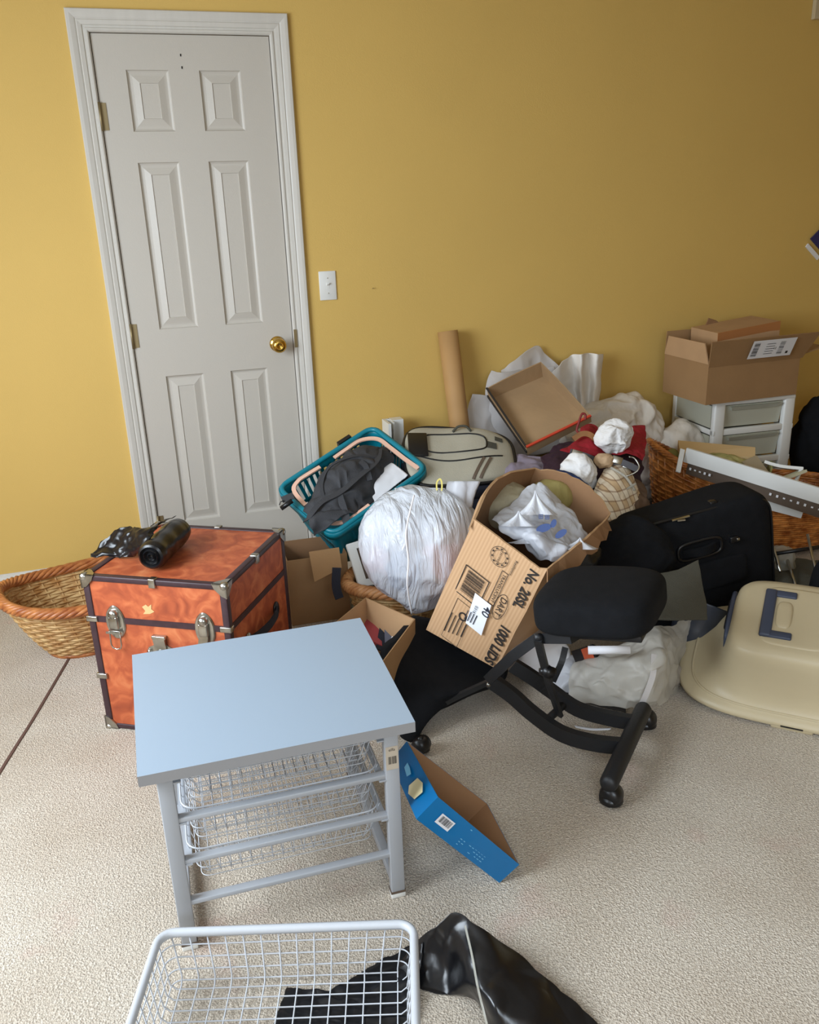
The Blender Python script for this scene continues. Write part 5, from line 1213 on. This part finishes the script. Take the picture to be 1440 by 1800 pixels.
# ================================================================== black suitcase
scM = pose(V(1212, 955, 2.86), _r*.95+_u*.235+_f*.12, _u*.9-_f*.3)
sc_ = thing('black_suitcase', 'black soft suitcase with side grab handle behind the kneeling chair', 'suitcase', scM)
def P(name, mb, m_, par=sc_, **k): return put(name, mb, m_, par, world=False, **k)
P('shell', MB().superq(.255, .105, .205, .26, .30, None, 72, 40, fn=lambda q: Vector((q.x, q.y, q.z-.058+.010*math.sin(q.x*9)))), M_black)
P('piping', MB().tube([Vector((.250*math.copysign(abs(math.cos(a))**.28, math.cos(a)), -.084, -.058+.200*math.copysign(abs(math.sin(a))**.26, math.sin(a)))) for a in [k*2*math.pi/90 for k in range(90)]], .0045, 6, closed=True), M_bplast)
P('handle_tray', MB().tube([Vector((-.02+.075*math.copysign(abs(math.cos(a))**.5, math.cos(a)), -.108, .026+.030*math.copysign(abs(math.sin(a))**.6, math.sin(a)))) for a in [k*2*math.pi/50 for k in range(50)]], .006, 8, closed=True), M_bplast)
P('grab_handle', MB().bar(curve([(-.075, -.105, .024), (-.05, -.122, .026), (-.02, -.128, .026), (.01, -.122, .026), (.035, -.105, .024)], 20), .026, .012, up=(0, -1, 0)), M_black)
P('lock', MB().rbox(.085, .112, -.116, -.100, .018, .040, .003).rbox(.105, .115, -.120, -.110, .024, .034, .002, mi=1), [M_bplast, M_steel])
P('lower_pocket', MB().superq(.17, .018, .05, .3, .3, Matrix.Translation((-.03, -.100, -.075)), 40, 16), M_black)
P('luggage_tab', MB().rbox(-.012, .012, -.02, .004, .140, .156, .003, M=Matrix.Translation((.060, -.05, .002))), M_bplast)
P('silver_zip', MB().bar([(-.10, -.095, .142), (-.04, -.095, .143)], .006, .004).bar([(-.085, -.10, .140), (-.06, -.104, .138)], .008, .004), M_steel)
lump('black_jacket', 'black jacket stuffed between the lids carton and the suitcase', 'jacket', 1112, 975, 2.72, .13, .12, .10, M_black, .016, 9, 3)

# olive felt mat curling up, and the bin behind the hood
pile_sheet('olive_felt_mat', 'dark olive felt mat curling up between chair seat and beige hood', 'mat', [[(1150, 1012, 2.55), (1190, 1003, 2.55), (1228, 986, 2.58)], [(1158, 1040, 2.48), (1195, 1030, 2.48), (1232, 1020, 2.52)], [(1158, 1062, 2.44), (1200, 1062, 2.42), (1238, 1050, 2.48)], [(1150, 1088, 2.40), (1195, 1090, 2.38), (1242, 1092, 2.44)]], M_olive, .004, 8, 3, thick=.008)
wd_ = thing('dark_waste_bin', 'dark blue-grey plastic bin behind the doorway of the beige hood', 'bin', F(1225, 1120, 0))
bl = V(1214, 1120, 2.57); rows = []
axb = (_u*.9+_r*.35).normalized(); s1_ = _r.copy(); s1_ = (s1_-axb*s1_.dot(axb)).normalized(); s2_ = axb.cross(s1_)
b0_ = V(1205, 1150, 2.74)
for f, r in ((-.02, .055), (0, .062), (.5, .075), (.95, .088), (1.0, .094), (1.03, .094), (1.03, .088), (.5, .07), (.05, .055)):
    rows.append([b0_+axb*.17*f+(s1_*math.cos(a)+s2_*math.sin(a))*r for a in [k*2*math.pi/36 for k in range(36)]])
put('tub', MB().grid(rows, 0, True, True), mat('dark_slate_plastic', (48, 52, 62), .35), wd_)

# ================================================================== beige plastic hood
O_h = F(1240, 1255, 0); E_h = F(1440, 1297, 0); ex_h = (E_h-O_h).normalized(); th_h = math.radians(20)
bk_h = Vector((-ex_h.y, ex_h.x, 0)); y_h = bk_h*math.cos(th_h)+Vector((0, 0, 1))*math.sin(th_h); z_h = ex_h.cross(y_h)
HM = pose(O_h+ex_h*.24+y_h*.228+Vector((0, 0, .006)), ex_h, z_h)
hd_ = thing('beige_pet_hood', 'beige plastic pet box hood with slate blue handle lying on the carpet at right', 'pet box hood', HM)
def P(name, mb, m_, par=hd_, **k): return put(name, mb, m_, par, world=False, **k)
def rrect(a, b, e, z, n=120, dx=0):
    out = []
    for k in range(n):
        t = 2*math.pi*k/n; c, s = math.cos(t), math.sin(t)
        out.append(Vector((a*math.copysign(abs(c)**e, c)+dx, b*math.copysign(abs(s)**e, s), z)))
    return out
prof_h = [(.338, .222, .55, .0, 0), (.343, .227, .55, .006, 0), (.339, .223, .55, .014, 0), (.325, .210, .53, .020, .004), (.305, .195, .51, .028, .012), (.280, .180, .48, .048, .022), (.262, .171, .44, .080, .030), (.250, .165, .40, .120, .034), (.243, .160, .36, .165, .036), (.238, .156, .34, .188, .037), (.228, .148, .34, .202, .037), (.205, .128, .36, .209, .037), (.10, .06, .5, .212, .03), (.01, .006, .6, .213, .03)]
P('shell', MB().grid([rrect(a, b, e, z, dx=dx) for a, b, e, z, dx in prof_h], 0, True, True), M_beige, thick=.0035)
P('lip_ridge', MB().tube(rrect(.312, .200, .52, .026, dx=.008), .004, 6, closed=True), M_beige)
zt2 = .212; hx = -.085
P('handle_recess', MB().superq(.095, .118, .007, .4, .4, Matrix.Translation((hx+.05, 0, zt2-.003)), 48, 12), M_beige)
hb_ = MB()
for sy in (-1, 1):
    y0_, y1_ = sorted((sy*.095, sy*.070)); hb_.rbox(hx-.030, hx+.045, y0_, y1_, zt2-.002, zt2+.010, .004)
hb_.rbox(hx-.040, hx-.008, -.095, .095, zt2-.002, zt2+.013, .006)
P('carry_handle', hb_, M_handle)
P('grip_boss', MB().superq(.022, .055, .012, .6, .6, Matrix.Translation((hx+.018, 0, zt2)), 30, 12), M_beige)
P('vent_bulge', MB().superq(.020, .085, .008, 1, 1, Matrix.Translation((.115, 0, zt2-.001)), 30, 12), mat('beige_vent', (150, 136, 104), .5))
P('lip_slot', MB().rbox(-.04, .02, -.2285, -.222, .003, .010, .002), M_dark)
P('lip_tab', MB().rbox(-.065, .045, -.226, -.205, -.010, .003, .004), M_beige)
P('doorway', MB().superq(.010, .105, .075, .4, .5, Matrix.Translation((-.212, .03, .10)), 40, 16), M_handle)
P('door_strip', MB().rbox(-.226, -.214, -.02, .10, .135, .150, .004), M_dark)

# ================================================================== under and behind the chair
ctl = [[(1015, 1150, 2.60), (1060, 1145, 2.58), (1110, 1125, 2.55), (1160, 1100, 2.52), (1225, 1090, 2.66)],
       [(1005, 1175, 2.52), (1060, 1170, 2.45), (1115, 1155, 2.42), (1170, 1135, 2.42), (1215, 1120, 2.68)],
       [(1000, 1205, 2.50), (1060, 1205, 2.42), (1120, 1200, 2.38), (1165, 1180, 2.40), (1200, 1165, 2.70)],
       [(1005, 1235, 2.50), (1060, 1245, 2.44), (1120, 1252, 2.42), (1160, 1240, 2.44), (1200, 1215, 2.66)]]
tb_ = thing('translucent_bin_liner', 'translucent white bin liner slumped between chair and beige hood', 'plastic bag', F(1120, 1240, 0))
put('liner', sheet([[V(*p_) for p_ in r] for r in ctl], 90, 70, .020, 9, 8), thin_plastic('greyish_liner', (216, 212, 202), .18, .4, .5, 16), tb_)
put('liner_contents', blob(V(1110, 1190, 2.62), (.15, .08, .09), pose((0, 0, 0), _r, _u), .02, 9, 4, 5, floor=.004), mat('grey_beige_cloth', (150, 142, 130), .9), tb_)
put('liner_fold', MB().bar(curve([V(1150, 1150, 2.385), V(1148, 1185, 2.365), V(1138, 1215, 2.37), V(1128, 1238, 2.385)], 20), .016, .004, up=-_f), M_tissue, tb_)
lump('white_paper_bag', 'white paper bag standing on the floor behind the chair strut', 'paper bag', 958, 1165, 2.66, .085, .075, .06, M_paper, .012, 8, 4, e=.8)
lump('white_plastic_sack', 'grey-white plastic sack behind the chair beam right of the paper bag', 'plastic bag', 1005, 1195, 2.62, .07, .07, .06, M_bagw, .014, 10, 6)
rb = thing('foam_roll', 'short white foam roll under the chair seat', 'roll', V(1072, 1143, 2.42))
put('roll', MB().tube([V(1034, 1143, 2.42), V(1108, 1142, 2.40)], .012, 16), M_white, rb)
bkk = thing('dark_book', 'dark book with a red printed cover leaning under the chair seat', 'book', V(1045, 1170, 2.5))
c4 = [V(1026, 1200, 2.50), V(1058, 1185, 2.46), V(1042, 1132, 2.54), V(1004, 1145, 2.58)]
nb = (c4[1]-c4[0]).cross(c4[3]-c4[0]).normalized(); nb = -nb if nb.dot(_f) > 0 else nb
put('cover', MB().hexa([p_-nb*.025 for p_ in c4]+c4), M_bplast, bkk)
put('cover_print', MB().hexa([lerp(lerp(c4[0], c4[1], s_), lerp(c4[3], c4[2], s_), t_)+nb*k for k in (.0005, .0015) for s_, t_ in ((.45, .35), (.9, .3), (.9, .95), (.45, .95))]), mat('orange_red_print', (170, 74, 44), .4), bkk)
st2 = thing('black_strap', 'black webbing strap hanging behind the chair strut', 'strap', V(990, 1150, 2.48))
put('webbing', MB().bar(curve([V(994, 1138, 2.46), V(988, 1162, 2.45), V(978, 1185, 2.46), V(972, 1198, 2.47)], 16), .018, .003, up=-_f), M_blackf, st2)
c4 = [F(990, 1215, .002), F(1160, 1262, .002), F(1120, 1185, .002), F(985, 1160, .002)]
pile_sheet('grey_garment', 'dark grey garment flat on the carpet under the chair rails', 'clothes', [[(985, 1170, 2.68), (1040, 1180, 2.66), (1100, 1185, 2.64)], [(990, 1200, 2.62), (1040, 1210, 2.60), (1100, 1220, 2.58)], [(995, 1228, 2.55), (1045, 1240, 2.53), (1100, 1252, 2.50)]], mat('charcoal_cloth', (60, 58, 58), .9), .006, 12, 5)
pile_sheet('white_cable_sheet', 'thin white paper strip on the carpet between the chair rails', 'paper', [[(1010, 1275, 2.37), (1040, 1280, 2.36), (1075, 1280, 2.35)], [(1012, 1279, 2.362), (1040, 1284, 2.352), (1072, 1283, 2.345)]], M_white, .0, 3, 1, nu=12, nv=4, thick=.001)
